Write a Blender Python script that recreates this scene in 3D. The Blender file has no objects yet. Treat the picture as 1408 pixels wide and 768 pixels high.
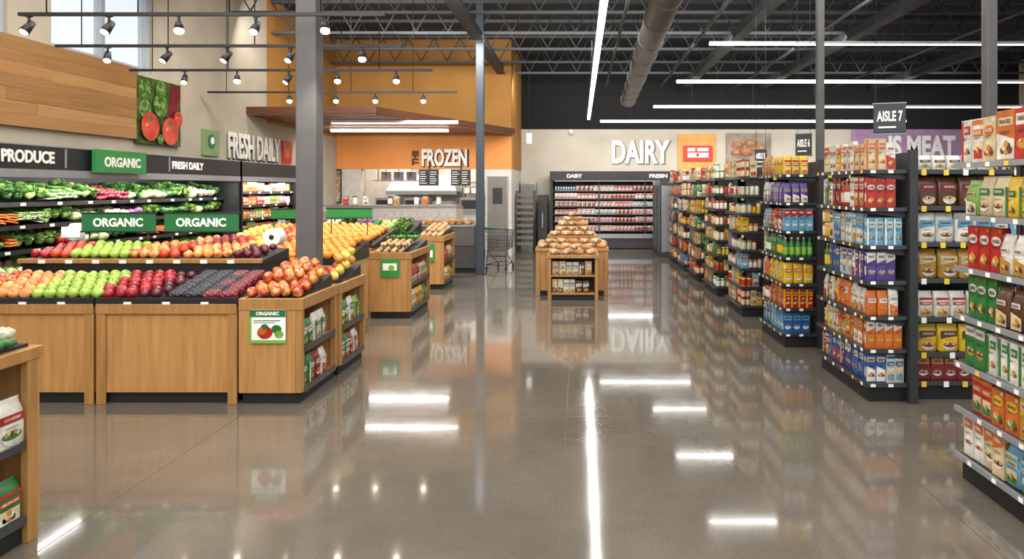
import bpy, math, random
from mathutils import Vector, Matrix, noise
random.seed(7)
S=bpy.context.scene; COL=S.collection
try:
    S.view_settings.view_transform='Standard'
except Exception: pass
F=939.0; VX=797.0; VY=258.0; H=1.7
def PX(px,Y): return (px-VX)/F*Y
def PZ(py,Y): return H-(py-VY)/F*Y
R=math.radians
def lin(h):
    h=h.lstrip('#'); o=[]
    for i in (0,2,4):
        v=int(h[i:i+2],16)/255; o.append(v/12.92 if v<=.04045 else ((v+.055)/1.055)**2.4)
    return o
MC={}
def M(name,h,rough=.5,metal=0,emit=0,h2=None,scale=6,vary=0,bump=0,stretch=(1,1,1),lo=.35,hi=.65,spec=.5,trans=0,alpha=1,detail=3):
    if name in MC: return MC[name]
    m=bpy.data.materials.new(name); m.use_nodes=True; nt=m.node_tree; N=nt.nodes; L=nt.links
    b=N['Principled BSDF']; c1=lin(h); c2=lin(h2) if h2 else [x*.9 for x in c1]
    tc=N.new('ShaderNodeTexCoord'); mp=N.new('ShaderNodeMapping'); mp.inputs['Scale'].default_value=stretch
    nz=N.new('ShaderNodeTexNoise'); nz.inputs['Scale'].default_value=scale; nz.inputs['Detail'].default_value=detail
    cr=N.new('ShaderNodeValToRGB'); cr.color_ramp.elements[0].position=lo; cr.color_ramp.elements[1].position=hi
    cr.color_ramp.elements[0].color=(*c1,1); cr.color_ramp.elements[1].color=(*c2,1)
    L.new(tc.outputs['Object'],mp.inputs['Vector']); L.new(mp.outputs[0],nz.inputs['Vector']); L.new(nz.outputs['Fac'],cr.inputs['Fac'])
    out=cr.outputs['Color']
    if vary:
        oi=N.new('ShaderNodeObjectInfo'); mr=N.new('ShaderNodeMapRange'); mr.inputs['To Min'].default_value=1-vary; mr.inputs['To Max'].default_value=1+vary
        hs=N.new('ShaderNodeHueSaturation'); L.new(oi.outputs['Random'],mr.inputs['Value']); L.new(mr.outputs[0],hs.inputs['Value']); L.new(out,hs.inputs['Color']); out=hs.outputs['Color']
    L.new(out,b.inputs['Base Color'])
    b.inputs['Roughness'].default_value=rough; b.inputs['Metallic'].default_value=metal
    b.inputs['Specular IOR Level'].default_value=spec
    if trans: b.inputs['Transmission Weight'].default_value=trans
    if alpha<1: b.inputs['Alpha'].default_value=alpha
    if emit:
        L.new(out,b.inputs['Emission Color']); b.inputs['Emission Strength'].default_value=emit
    if bump:
        bp=N.new('ShaderNodeBump'); bp.inputs['Strength'].default_value=bump; bp.inputs['Distance'].default_value=.01
        L.new(nz.outputs['Fac'],bp.inputs['Height']); L.new(bp.outputs[0],b.inputs['Normal'])
    MC[name]=m; return m
class MB:
    def __init__(s): s.v=[];s.f=[];s.m=[];s.s=[];s.mats=[]
    def mi(s,mat):
        if mat not in s.mats: s.mats.append(mat)
        return s.mats.index(mat)
    def face(s,idx,mat,sm=False): s.f.append(idx); s.m.append(s.mi(mat)); s.s.append(sm)
    def box(s,x0,x1,y0,y1,z0,z1,mat):
        n=len(s.v); s.v+=[(x0,y0,z0),(x1,y0,z0),(x1,y1,z0),(x0,y1,z0),(x0,y0,z1),(x1,y0,z1),(x1,y1,z1),(x0,y1,z1)]
        for q in ((3,2,1,0),(4,5,6,7),(0,1,5,4),(1,2,6,5),(2,3,7,6),(3,0,4,7)): s.face([n+i for i in q],mat)
        return s
    def hexa(s,p,mat):
        n=len(s.v); s.v+=[tuple(q) for q in p]
        for q in ((3,2,1,0),(4,5,6,7),(0,1,5,4),(1,2,6,5),(2,3,7,6),(3,0,4,7)): s.face([n+i for i in q],mat)
        return s
    def poly(s,pts,mat):
        n=len(s.v); s.v+=[tuple(p) for p in pts]; s.face(list(range(n,n+len(pts))),mat); return s
    def prism(s,pts,z0,z1,mat):
        n=len(s.v); k=len(pts); s.v+=[(x,y,z0) for x,y in pts]+[(x,y,z1) for x,y in pts]
        s.face([n+i for i in range(k)][::-1],mat); s.face([n+k+i for i in range(k)],mat)
        for i in range(k): j=(i+1)%k; s.face([n+i,n+j,n+k+j,n+k+i],mat)
        return s
    def loft(s,rings,mat,sm=True,cap=True):
        n=len(s.v); k=len(rings[0])
        for r in rings: s.v+=[tuple(p) for p in r]
        for a in range(len(rings)-1):
            for i in range(k):
                j=(i+1)%k; s.face([n+a*k+i,n+a*k+j,n+(a+1)*k+j,n+(a+1)*k+i],mat,sm)
        if cap:
            s.face([n+i for i in range(k)][::-1],mat); e=n+(len(rings)-1)*k; s.face([e+i for i in range(k)],mat)
        return s
    def cyl(s,p0,p1,r0,r1,mat,n=12,sm=True,cap=True):
        p0=Vector(p0);p1=Vector(p1); d=(p1-p0).normalized(); a=d.orthogonal().normalized(); b=d.cross(a)
        rr=[]
        for p,r in((p0,r0),(p1,r1)):
            rr.append([p+(a*math.cos(t)+b*math.sin(t))*r for t in [2*math.pi*i/n for i in range(n)]])
        return s.loft(rr,mat,sm,cap)
    def rev(s,prof,mat,n=12,c=(0,0,0),sq=1,sm=True,cap=True):
        rr=[]
        for r,z in prof: rr.append([(c[0]+r*math.cos(2*math.pi*i/n),c[1]+sq*r*math.sin(2*math.pi*i/n),c[2]+z) for i in range(n)])
        return s.loft(rr,mat,sm,cap)
    def ball(s,c,rx,ry,rz,mat,n=10,k=7,amp=0,fr=3,seed=0):
        rr=[]
        for j in range(k+1):
            t=-math.pi/2+math.pi*(j+.04*(j==0)-.04*(j==k))/k; row=[]
            for i in range(n):
                u=2*math.pi*i/n; p=Vector((math.cos(t)*math.cos(u),math.cos(t)*math.sin(u),math.sin(t)))
                q=1+(amp*noise.noise(p*fr+Vector((seed*7.1,seed*3.3,0))) if amp else 0)
                row.append((c[0]+rx*p.x*q,c[1]+ry*p.y*q,c[2]+rz*p.z*q))
            rr.append(row)
        return s.loft(rr,mat)
    def disc(s,c,r,mat,axis='y',n=16,sy=1):
        pts=[]
        for i in range(n):
            t=2*math.pi*i/n; a=r*math.cos(t); b=r*sy*math.sin(t)
            pts.append((c[0]+a,c[1],c[2]+b) if axis=='y' else (c[0],c[1]+a,c[2]+b))
        return s.poly(pts,mat)
    def rect(s,x0,x1,y,z0,z1,mat): return s.poly([(x0,y,z0),(x1,y,z0),(x1,y,z1),(x0,y,z1)],mat)
    def word(s,t,cx,y,cz,w,h,mat):
        vs,fs=flat(t); n=len(s.v)
        s.v+=[(cx+a*w,y,cz+b*h) for a,b in vs]
        for f in fs: s.face([n+i for i in f],mat)
        return s
    def mesh(s,name):
        me=bpy.data.meshes.new(name); me.from_pydata(s.v,[],s.f)
        for m in s.mats: me.materials.append(m)
        me.polygons.foreach_set('material_index',s.m); me.polygons.foreach_set('use_smooth',s.s); me.update(); return me
def tag(o,label=None,cat=None,group=None,kind=None):
    if label:o['label']=label
    if cat:o['category']=cat
    if group:o['group']=group
    if kind:o['kind']=kind
    return o
def ob(name,mb,loc=(0,0,0),rot=(0,0,0),parent=None,bevel=0,scale=None,**k):
    me=mb.mesh(name) if isinstance(mb,MB) else mb
    o=bpy.data.objects.new(name,me); COL.objects.link(o); o.location=loc; o.rotation_euler=rot
    if scale: o.scale=(scale,)*3
    if parent:o.parent=parent
    if bevel:
        b=o.modifiers.new('bevel','BEVEL'); b.width=bevel; b.segments=2; b.limit_method='ANGLE'
    return tag(o,**k)
def emp(name,loc,rot=(0,0,0),**k):
    o=bpy.data.objects.new(name,None); COL.objects.link(o); o.location=loc; o.rotation_euler=rot; o.empty_display_size=.1; return tag(o,**k)
def clone(src,loc,rot=None,scale=None,**k):
    o=src.copy(); COL.objects.link(o); o.location=loc
    if rot is not None:o.rotation_euler=rot
    if scale:o.scale=(scale,)*3
    for c in src.children:
        d=c.copy(); COL.objects.link(d); d.parent=o
    return tag(o,**k)
def textmesh(s,ext,bold,res=3):
    cu=bpy.data.curves.new('t','FONT'); cu.body=s; cu.extrude=ext; cu.offset=bold; cu.align_x='CENTER'; cu.resolution_u=res
    o=bpy.data.objects.new('t',cu); COL.objects.link(o); bpy.context.view_layer.update()
    me=bpy.data.meshes.new_from_object(o.evaluated_get(bpy.context.evaluated_depsgraph_get()))
    bpy.data.objects.remove(o); return me
FL={}
def flat(s):
    if s not in FL:
        me=textmesh(s,0,.035,1); xs=[v.co.x for v in me.vertices]; ys=[v.co.y for v in me.vertices]
        x0,x1,y0,y1=min(xs),max(xs),min(ys),max(ys)
        FL[s]=([((v.co.x-(x0+x1)/2)/(x1-x0),(v.co.y-(y0+y1)/2)/(y1-y0)) for v in me.vertices],[list(p.vertices) for p in me.polygons])
        bpy.data.meshes.remove(me)
    return FL[s]
TC={}
def text(s,loc,rot,w,h,mat,ext=.004,name='lettering',parent=None,bold=.035,**k):
    key=(s,round(w,3),round(h,3),mat.name,ext,bold)
    if key not in TC:
        me=textmesh(s,.01,bold)
        xs=[v.co.x for v in me.vertices]; ys=[v.co.y for v in me.vertices]
        cx=(min(xs)+max(xs))/2; cy=(min(ys)+max(ys))/2; sx=w/(max(xs)-min(xs)); sy=h/(max(ys)-min(ys))
        for v in me.vertices: v.co=Vector(((v.co.x-cx)*sx,(v.co.y-cy)*sy,v.co.z/.01*ext))
        me.materials.clear(); me.materials.append(mat); TC[key]=me
    return ob(name,TC[key],loc,rot,parent,**k)
FY=(R(90),0,0); FPX=(R(90),0,R(90)); FNX=(R(90),0,R(-90))
# ------------------------------------------------ materials
black=M('black_paint','#17181a',.45,h2='#1f2022'); dark=M('charcoal_steel','#29292b',.5,h2='#313133')
ceilm=M('ceiling_black','#212324',.8,h2='#2a2c2d',scale=3); joistm=M('joist_grey','#424548',.6)
steel=M('stainless','#a6a8aa',.32,metal=.6,h2='#8e9093',stretch=(1,1,14)); chrome=M('chrome','#cfd2d4',.15,metal=1)
white=M('white_plastic','#f2f2ef',.4); cream=M('cream_wall','#b9ae9b',.8,h2='#aea38f',scale=2)
backw=M('back_wall_beige','#c8c0b1',.8,h2='#beb6a6',scale=1.5); orange=M('orange_wall','#e2924a',.7,h2='#d6873e',scale=1)
ochre=M('ochre_wall','#ac7a38',.8,h2='#9d6d30',scale=1); purple=M('purple_wall','#a884a6',.7,h2='#9c799a')
tile=M('white_tile_wall','#cdc7bd',.4,h2='#c0bab0')
wood=M('maple_cabinet','#bd8d56',.42,h2='#a67743',scale=3,stretch=(9,9,.7),lo=.3,hi=.7,detail=6,vary=.05)
woodd=M('maple_trim','#ae7f4a',.4,h2='#966d3b',scale=3,stretch=(9,9,.7),lo=.3,hi=.7,detail=6)
woodw=[M('wall_plank_%d'%i,a,.5,h2=b,scale=2.5,stretch=(1,.6,14),detail=7,lo=.25,hi=.75) for i,(a,b) in enumerate([('#b28550','#8f683a'),('#a57846','#876033'),('#bd9058','#9d7544'),('#9c6f40','#b0804b')])]
canopym=M('canopy_wood','#854f2f',.45,h2='#643a22',scale=3,stretch=(10,.8,1),detail=6)
green=M('sign_green','#2f8a45',.45); dgreen=M('dark_green','#1d6a3c',.5); red=M('sign_red','#c8352c',.45); yellow=M('tag_yellow','#e9c93f',.5)
colm=M('column_grey','#545352',.5,h2='#5a5958'); blueg=M('column_blue_grey','#323b44',.5); toe=M('toe_black','#151515',.6)
glow=M('strip_glow','#fffcf6',.5,emit=5); spotglow=M('spot_glow','#ffefd0',.5,emit=24); caseglow=M('case_glow','#fff9ee',.5,emit=2)
glass=M('glass','#e8f2f2',.05,alpha=.14,spec=.6); brown=M('text_brown','#3d2417',.6); paper=M('paper_white','#f4f2ea',.6)
liner=M('case_liner','#222425',.5); shelfm=M('shelf_edge_grey','#4a4c4e',.35,metal=.4); railp=M('price_rail','#8f9296',.35,metal=.2)
drail=M('dark_rail','#3f4144',.35,metal=.3)
# ------------------------------------------------ structure
fm=bpy.data.materials.new('polished_concrete'); fm.use_nodes=True; nt=fm.node_tree; N=nt.nodes; L=nt.links; b=N['Principled BSDF']
tc=N.new('ShaderNodeTexCoord')
def nz(sc,det=6,ro=.6):
    n=N.new('ShaderNodeTexNoise'); n.inputs['Scale'].default_value=sc; n.inputs['Detail'].default_value=det; n.inputs['Roughness'].default_value=ro; L.new(tc.outputs['Object'],n.inputs['Vector']); return n
def ramp(src,a,b_,p0,p1):
    r=N.new('ShaderNodeValToRGB'); r.color_ramp.elements[0].position=p0; r.color_ramp.elements[1].position=p1; r.color_ramp.elements[0].color=(*a,1); r.color_ramp.elements[1].color=(*b_,1); L.new(src,r.inputs['Fac']); return r
n1=nz(.9,8,.65); r1=ramp(n1.outputs['Fac'],lin('#5d564c'),lin('#736b60'),.3,.7)
n2=nz(60,4,.7); r2=ramp(n2.outputs['Fac'],(.82,.82,.82),(1.08,1.08,1.08),.3,.7)
mx=N.new('ShaderNodeMix'); mx.data_type='RGBA'; mx.blend_type='MULTIPLY'; mx.inputs[0].default_value=1
L.new(r1.outputs[0],mx.inputs[6]); L.new(r2.outputs[0],mx.inputs[7]); L.new(mx.outputs[2],b.inputs['Base Color'])
n3=nz(1.7,5); r3=ramp(n3.outputs['Fac'],(.06,)*3,(.12,)*3,.3,.7); L.new(r3.outputs[0],b.inputs['Roughness'])
b.inputs['Specular IOR Level'].default_value=.65
b.inputs['Coat Weight'].default_value=.35; b.inputs['Coat Roughness'].default_value=.035
ob('floor',MB().box(-6.3,13,-3,20.2,-.2,0,fm),kind='structure')
jt=M('joint_dark','#544d44',.3)
for i,(x0,x1,y0,y1) in enumerate([(-2.536,-2.53,-3,5.2),(-2.0,13,5.08,5.084),(-6,-2.0,5.08,5.084),(1.95,1.955,-3,19),(-2,2.1,9.7,9.706),(-.1,-.096,0,9.7)]):
    ob('trim_%d'%(i+1),MB().box(x0,x1,y0,y1,0,.0006,jt),kind='structure')
CZ=5.4
ob('ceiling',MB().box(-6.3,13,-3,20.2,CZ,CZ+.2,ceilm),kind='structure')
WL=-6.05
mb=MB()
wz0,wz1=3.3,4.75
wins=[(5.3,7.22),(7.8,9.66)]
mb.box(WL-.2,WL,-3,13.2,0,wz0,cream); mb.box(WL-.2,WL,-3,13.2,wz1,CZ,cream)
ys=[-3]+[v for w in wins for v in w]+[13.2]
for i in range(0,len(ys),2): mb.box(WL-.2,WL,ys[i],ys[i+1],wz0,wz1,cream)
mb.box(WL-.2,WL,13.2,20,0,2.95,cream); mb.box(WL-.2,WL,13.2,20,2.95,CZ,ochre)
ob('wall_left',mb,kind='structure')
framem=M('window_frame','#aeb4ba',.4)
for i,(a,b_) in enumerate(wins):
    mb=MB(); f=.07
    mb.box(WL-.14,WL-.04,a,b_,wz0,wz0+f,framem).box(WL-.14,WL-.04,a,b_,wz1-f,wz1,framem)
    for y in (a,(a+b_)/2-f/2,b_-f): mb.box(WL-.14,WL-.04,y,y+f,wz0+f,wz1-f,framem)
    mb.box(WL-.1,WL-.095,a+f,b_-f,wz0+f,wz1-f,glass)
    ob('window_%d'%(i+1),mb,kind='structure')
BY=19.9
mb=MB(); mb.box(-6.3,7.9,BY,BY+.2,0,3.4,backw).box(7.9,13,BY,BY+.2,0,3.4,purple).box(-6.3,13,BY,BY+.2,3.4,CZ,M('upper_wall_black','#161718',.9))
ob('wall_back',mb,kind='structure')
ob('wall_right',MB().box(12.8,13,-3,BY,0,CZ,cream),kind='structure')
mb=MB(); mb.box(-6.05,-1.7,17,17.25,2.17,2.98,orange).box(-6.05,-1.7,17,17.25,2.98,CZ,ochre).box(-1.95,-1.7,17.25,BY,2.17,CZ,ochre)
mb.box(-2.35,-1.7,17.02,17.25,0,2.17,tile).box(-1.95,-1.7,17.25,BY,0,2.17,tile).box(-5.95,-5.45,17.02,17.25,0,2.17,tile)
ob('wall_kitchen',mb,kind='structure')
ob('wall_kitchen_back',MB().box(-6.05,-1.95,19.3,19.5,0,3,tile),kind='structure')
ob('ceiling_kitchen',MB().box(-6.05,-1.95,17.25,19.3,2.9,3.0,white),kind='structure')
dm=M('service_door','#77726b',.4,metal=.3)
ob('door_1',MB().box(-2.28,-1.8,16.96,17.0,.02,1.98,dm).box(-2.16,-1.92,16.95,16.96,1.3,1.7,black).box(-2.3,-2.28,16.95,17.02,0,2.0,steel).box(-1.8,-1.78,16.95,17.02,0,2.0,steel),kind='structure')
mb=MB(); pts=[(-6.04,12.4),(-3.7,12.4),(-1.62,16.98),(-6.04,16.98)]
mb.prism(pts,3.02,3.05,canopym)
pts2=[(-6.04,12.38),(-3.69,12.38),(-1.6,16.98),(-6.04,16.98)]
mb.prism(pts2,3.05,3.17,M('canopy_fascia','#653a1e',.5,h2='#502d17',scale=3,stretch=(.6,.6,8)))
ob('wood_canopy',mb,label='dark reddish wood canopy above the frozen counter',cat='canopy')
mb=MB(); z=2.36; k=0
while z<3.2:
    y=-1.0-random.random()
    while y<9.28:
        l=random.choice([1.6,2.2,2.8]); a=max(y,-1); e=min(y+l,9.28)
        if e>a: mb.box(WL,WL+.05+.004*(k%2),a,e-.002,z,z+.135,woodw[k%4])
        k=(k*5+3)%7+random.randint(0,3); y+=l
    z+=.137
ob('wood_wall_panel',mb,label='horizontal maple plank panel on the cream wall',cat='wall panel')
mb=MB()
x0,x1=-6,12.7; zt,zb=5.3,4.75
mb.box(x0,x1,-.04,.04,zt,zt+.06,joistm).box(x0,x1,-.03,.03,zb-.05,zb,joistm)
n=30
for i in range(n):
    a=x0+(x1-x0)*i/n; c=x0+(x1-x0)*(i+.5)/n; e=x0+(x1-x0)*(i+1)/n
    mb.cyl((a,0,zt),(c,0,zb),.014,.014,joistm,5); mb.cyl((c,0,zb),(e,0,zt),.014,.014,joistm,5)
me=mb.mesh('roof_joist')
for i in range(9):
    o=ob('roof_joist',me,(0,5.6+i*1.55,0),label='dark grey open-web steel roof joist',cat='roof joist',group='roof joists')
me=MB().box(-.06,.06,0,21,4.55,4.72,joistm).box(-.1,.1,0,21,4.52,4.55,joistm).mesh('roof_beam')
for x in (-1.95,3.0,5.2,8.5): ob('roof_beam',me,(x,-1.2,0),label='dark grey steel roof beam running lengthwise',cat='roof beam',group='roof beams')
me=MB().cyl((0,0,0),(0,20,0),.03,.03,joistm,8).mesh('ceiling_pipe')
for x,z in ((.7,4.4),(2.2,4.45),(4.1,4.35),(6.8,4.4)): ob('ceiling_pipe',me,(x,-1,z),label='thin dark sprinkler pipe under the roof',cat='pipe',group='sprinkler pipes')
ductm=M('duct_grey','#66625e',.45,metal=.2)
mb=MB()
a=Vector((.9,2,4.0)); e=Vector((1.27,17.8,4.0))
mb.cyl(a,e,.19,.19,ductm,24)
for i in range(14):
    p=a.lerp(e,i/13); mb.cyl(p,p+Vector((0,.05,0)),.2,.2,ductm,24)
d=emp('air_duct',(0,0,0),label='large round grey ventilation duct below the roof',cat='duct')
ob('duct_pipe',mb,parent=d)
for i in range(1,8):
    p=a.lerp(e,i/8); ob('hanger_rod',MB().cyl(p+Vector((0,0,.19)),p+Vector((0,0,1.4)),.008,.008,dark,6),parent=d)
def column(x,y,w,mat,label):
    r=emp('steel_column',(x,y,0),label=label,cat='column')
    ob('shaft',MB().box(-w/2,w/2,-w/2,w/2,.0,CZ-.001,mat),parent=r,bevel=.012)
    ob('base_plate',MB().box(-w/2-.03,w/2+.03,-w/2-.03,w/2+.03,0.001,.02,dark),parent=r)
column(-2.515,6.36,.19,colm,'square grey steel column rising out of the apple display')
column(-1.95,13.4,.15,blueg,'slim blue-grey steel column beside the bread counter')
column(4.14,6.9,.11,colm,'slim grey steel column between the shelving aisles')
column(3.02,8.58,.09,colm,'slim grey steel column between the shelving aisles')
# ------------------------------------------------ lights
def strip(loc,length,along,drop_n=4,pw=30,lbl='long white linear pendant light hung from the roof',top=CZ):
    r=emp('pendant_strip_light',loc,(0,0,0 if along=='x' else R(90)),label=lbl,cat='ceiling light',group='linear pendant lights')
    ob('housing',MB().box(-length/2,length/2,-.04,.04,.012,.06,white),parent=r)
    ob('diffuser',MB().box(-length/2+.01,length/2-.01,-.035,.035,0,.011,glow),parent=r)
    for i in range(drop_n):
        x=-length/2+length*(i+.5)/drop_n
        ob('hanging_cable',MB().cyl((x,0,.06),(x,0,top-loc[2]),.004,.004,dark,5),parent=r)
    ld=bpy.data.lights.new('strip_lamp','AREA'); ld.shape='RECTANGLE'; ld.size=length; ld.size_y=.05; ld.energy=pw*length; ld.color=(1,.97,.92)
    lo=bpy.data.objects.new('strip_lamp',ld); COL.objects.link(lo); lo.parent=r; lo.location=(0,0,-.02)
strip((.235,10.2,3.48),15.4,'y',8,8)
for (px,py,Y,x1) in ((975,62,12.1,9.5),(930,114,14.2,10.5),(898,148,16.4,11),(825,168,18.0,8.6)):
    xa=PX(px,Y); strip(((xa+x1)/2,Y,PZ(py,Y)),x1-xa,'x',5,7)
strip((PX(543,13.2),13.2,2.94),PX(632,13.2)-PX(458,13.2),'x',2,7,'slim linear light under the wooden canopy',3.02)
strip((PX(536,15.0),15.0,2.93),PX(617,15.0)-PX(455,15.0),'x',2,9,'slim linear light under the wooden canopy',3.02)
def area(loc,sx,sy,e,rot=(0,0,0),col=(1,.965,.92)):  # unseen fill light added to brighten the store, no fixture belongs to it
    ld=bpy.data.lights.new('fill_light','AREA'); ld.shape='RECTANGLE'; ld.size=sx; ld.size_y=sy; ld.energy=e; ld.color=col
    lo=bpy.data.objects.new('fill_light',ld); COL.objects.link(lo); lo.location=loc; lo.rotation_euler=rot
area((-3.5,3.5,4.4),4,6,240); area((3,3,4.4),6,6,300); area((-1,0,4.2),8,3,310,(R(35),0,0))
area((-3.6,7.8,4.4),3.4,3.0,140); area((3.5,7.8,4.4),4,3.0,130)
area((-.5,9.5,4.4),9,.6,290,(R(55),0,0)); area((1,13,4.4),9,.6,280,(R(55),0,0)); area((4,17.2,4.3),12,.4,190,(R(60),0,0))
area((-4,12.0,4.6),3.6,.5,80,(R(65),0,0)); area((-4.2,14.6,2.9),3,.4,60,(R(55),0,0))
area((-4,18.3,2.85),3.4,1.2,95,(0,0,0),(1,.93,.83)); area((-4,17.4,2.6),3.4,.3,22,(R(70),0,0),(1,.93,.83))
sp=emp('track_spotlight',(0,0,-50),label='black cylindrical lit spotlight hanging from ceiling track',cat='spotlight',group='track spotlights')
ob('mount',MB().cyl((0,0,0),(0,0,-.07),.012,.012,black,8).box(-.03,.03,-.012,.012,-.01,.0,black),parent=sp)
ob('lamp_head',MB().cyl((0,.03,-.05),(0,-.045,-.15),.028,.042,black,14),parent=sp)
ob('lens',MB().cyl((0,-.0456,-.1509),(0,-.05,-.157),.036,.03,M('lens_warm','#ffe6bd',.3,emit=5),14),parent=sp)
lit=emp('track_spotlight',(0,0,-50),label='bright lit spotlight hanging from ceiling track',cat='spotlight',group='track spotlights')
ob('mount',MB().cyl((0,0,0),(0,0,-.07),.012,.012,black,8),parent=lit)
ob('lamp_head',MB().cyl((0,0,-.05),(0,0,-.11),.028,.04,black,14),parent=lit)
ob('lens',MB().ball((0,0,-.13),.04,.04,.03,spotglow,12,6),parent=lit)
tracks=[(22,-4.9,-1.7,[(40,0),(150,0),(246,1),(352,0),(447,1)]),(65,-5.6,-1.9,[(148,0),(230,0),(313,0),(400,0),(498,1)]),(98,-5.8,-1.9,[(254,0),(326,1),(397,0),(464,1),(545,1)]),(128,-5.9,-1.95,[(398,1),(462,1),(516,1),(582,1)])]
for py,xa,xb,ls in tracks:
    Y=1.5*F/(VY-py); z=3.2
    t=emp('lighting_track',((xa+xb)/2,Y,z),label='black ceiling lighting track above the produce department',cat='lighting track',group='lighting tracks')
    w=(xb-xa)/2
    ob('rail',MB().box(-w,w,-.015,.015,0,.03,black),parent=t)
    for i in range(4):
        x=-w+2*w*(i+.3)/4; ob('hanging_rod',MB().cyl((x,0,.03),(x,0,CZ-z),.006,.006,black,5),parent=t)
    for p,l in ls:
        x=PX(p,Y); clone(lit if l else sp,(x,Y,z),(0,0,0 if l else random.uniform(-.8,.8)))
        if l:
            ld=bpy.data.lights.new('track_lamp','SPOT'); ld.energy=80; ld.spot_size=R(100); ld.spot_blend=.7; ld.shadow_soft_size=.04; ld.color=(1,.93,.82)
            lo=bpy.data.objects.new('track_lamp',ld); COL.objects.link(lo); lo.location=(x,Y,z-.18)
for o in (sp,lit):
    for c in list(o.children): bpy.data.objects.remove(c)
    bpy.data.objects.remove(o)
wd=bpy.data.worlds.new('world'); S.world=wd; wd.use_nodes=True; bg=wd.node_tree.nodes['Background']; bg.inputs[0].default_value=(.86,.94,1,1); bg.inputs[1].default_value=1.2
# ------------------------------------------------ products
PAL={'red':'#b8281f','crimson':'#7d1b20','orange':'#d76c22','yellow':'#e0b62b','gold':'#b98730','green':'#2b7a38','lime':'#85ad44','blue':'#2a5f9f','sky':'#64a5c4','purple':'#503a86','white':'#e2ddd0','beige':'#d6c197','brown':'#5c3820','black':'#242121','pink':'#cf8f9c','teal':'#2b8a80'}
def shade(h,f):
    return '#'+''.join('%02x'%max(0,min(255,int(int(h[1+i:3+i],16)*f))) for i in (0,2,4))
def pm(c): return M('print_'+c,PAL[c],.34,h2=shade(PAL[c],.76),scale=14,lo=.3,hi=.7,vary=.12)
PM={}
WORDS=['GRANOLA','COOKIES','CEREAL','CRUNCH','OATS','ORGANIC','SNACKS']
def patch(mb,w,d,h,c2,c3,y,style,near):
    hw=w*.5; e=.0009
    tcol=pm('white') if c2 in('red','blue','purple','green','black','crimson','brown','orange','teal') else pm('brown')
    acc=pm('white') if c2!='white' else pm('gold')
    st=style%6
    def bowl(cx,cz,r):
        mb.poly([(cx+r*math.cos(math.pi*(1+i/8)),y-e,cz+r*.8*math.sin(math.pi*(1+i/8))) for i in range(9)],acc)
        mb.disc((cx,y-2*e,cz+r*.04),r*.98,pm(c3),n=14,sy=.38)
        for q in range(5): mb.disc((cx+r*(-.6+.3*q),y-3*e,cz+r*(.14+.12*(q%2))),r*.2,pm(('gold','beige','brown')[q%3]),n=7)
    def pile(cx,cz,r):
        for q,(a,b_) in enumerate(((-.6,-.3),(0,-.4),(.6,-.3),(-.35,.05),(.35,.08),(0,.35))): mb.disc((cx+a*r,y-e*(1+q*.5),cz+b_*r),r*.4,pm((c3,'gold','brown','beige')[q%4]),n=9)
    if st==0: mb.rect(-hw*.86,hw*.86,y,h*.68,h*.9,pm(c2)); bowl(0,h*.34,w*.36); zc=h*.8
    elif st==1:
        mb.poly([(-hw*.95,y,h*.04),(hw*.95,y,h*.04),(hw*.95,y,h*.42),(-hw*.95,y,h*.56)],pm(c2)); pile(w*.05,h*.27,w*.34); zc=h*.78
        tcol=pm('brown'); mb.rect(-hw*.8,hw*.8,y,h*.7,h*.86,acc if c2!='white' else pm('beige'))
    elif st==2: mb.disc((0,y,h*.7),w*.42,pm(c2),n=16,sy=.62); pile(0,h*.26,w*.4); mb.disc((w*.33,y,h*.92),w*.09,acc,n=10); zc=h*.7
    elif st==3:
        mb.rect(-hw*.96,hw*.96,y,h*.86,h*.97,pm(c2)); mb.rect(-hw*.8,hw*.8,y,h*.08,h*.48,pm('beige')); mb.rect(-hw*.74,hw*.74,y-e,h*.1,h*.3,pm(c3)); pile(0,h*.3,w*.24); zc=h*.68; mb.rect(-hw*.86,hw*.86,y,h*.6,h*.76,pm(c2))
    elif st==4: mb.poly([(-hw*.96,y,h*.6),(hw*.96,y,h*.74),(hw*.96,y,h*.97),(-hw*.96,y,h*.97)],pm(c2)); bowl(w*.04,h*.32,w*.38); zc=h*.84
    else:
        mb.rect(-hw*.96,-hw*.5,y,h*.03,h*.97,pm(c2)); mb.rect(-hw*.3,hw*.9,y,h*.66,h*.86,pm(c2)); pile(w*.14,h*.28,w*.28); mb.disc((w*.2,y,h*.52),w*.12,acc,n=8); zc=h*.76
    off=0 if st!=5 else w*.12; ww=.62 if st!=5 else .46
    if near: mb.word(WORDS[(style*3+len(c2)+len(c3))%7],off,y-.004,zc,w*ww,h*.085,tcol)
    else:
        for i in range(4):
            x=off-w*ww/2+i*w*ww/4; mb.rect(x,x+w*ww/5.5,y-.004,zc-h*.04,zc+h*.04,tcol)
    for j in range(2):
        z=h*(.57-.03*j); mb.rect(-w*.25,w*.28-.02*j,y-.0045,z,z+h*.012,pm('black'))
def sring(hw,ht,z,n=12,e=.45):
    o=[]
    for i in range(n):
        t=2*math.pi*(i+.5)/n; c=math.cos(t); s=math.sin(t)
        o.append((hw*math.copysign(abs(c)**e,c),ht*math.copysign(abs(s)**e,s),z))
    return o
KN={'box':('food_box','printed food box','food box'),'pouch':('snack_pouch','glossy stand-up snack pouch','food pouch'),'bottle':('bottle','plastic bottle with label','bottle'),'jar':('food_jar','labelled food jar','jar'),'can':('food_can','labelled food can','can')}
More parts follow.
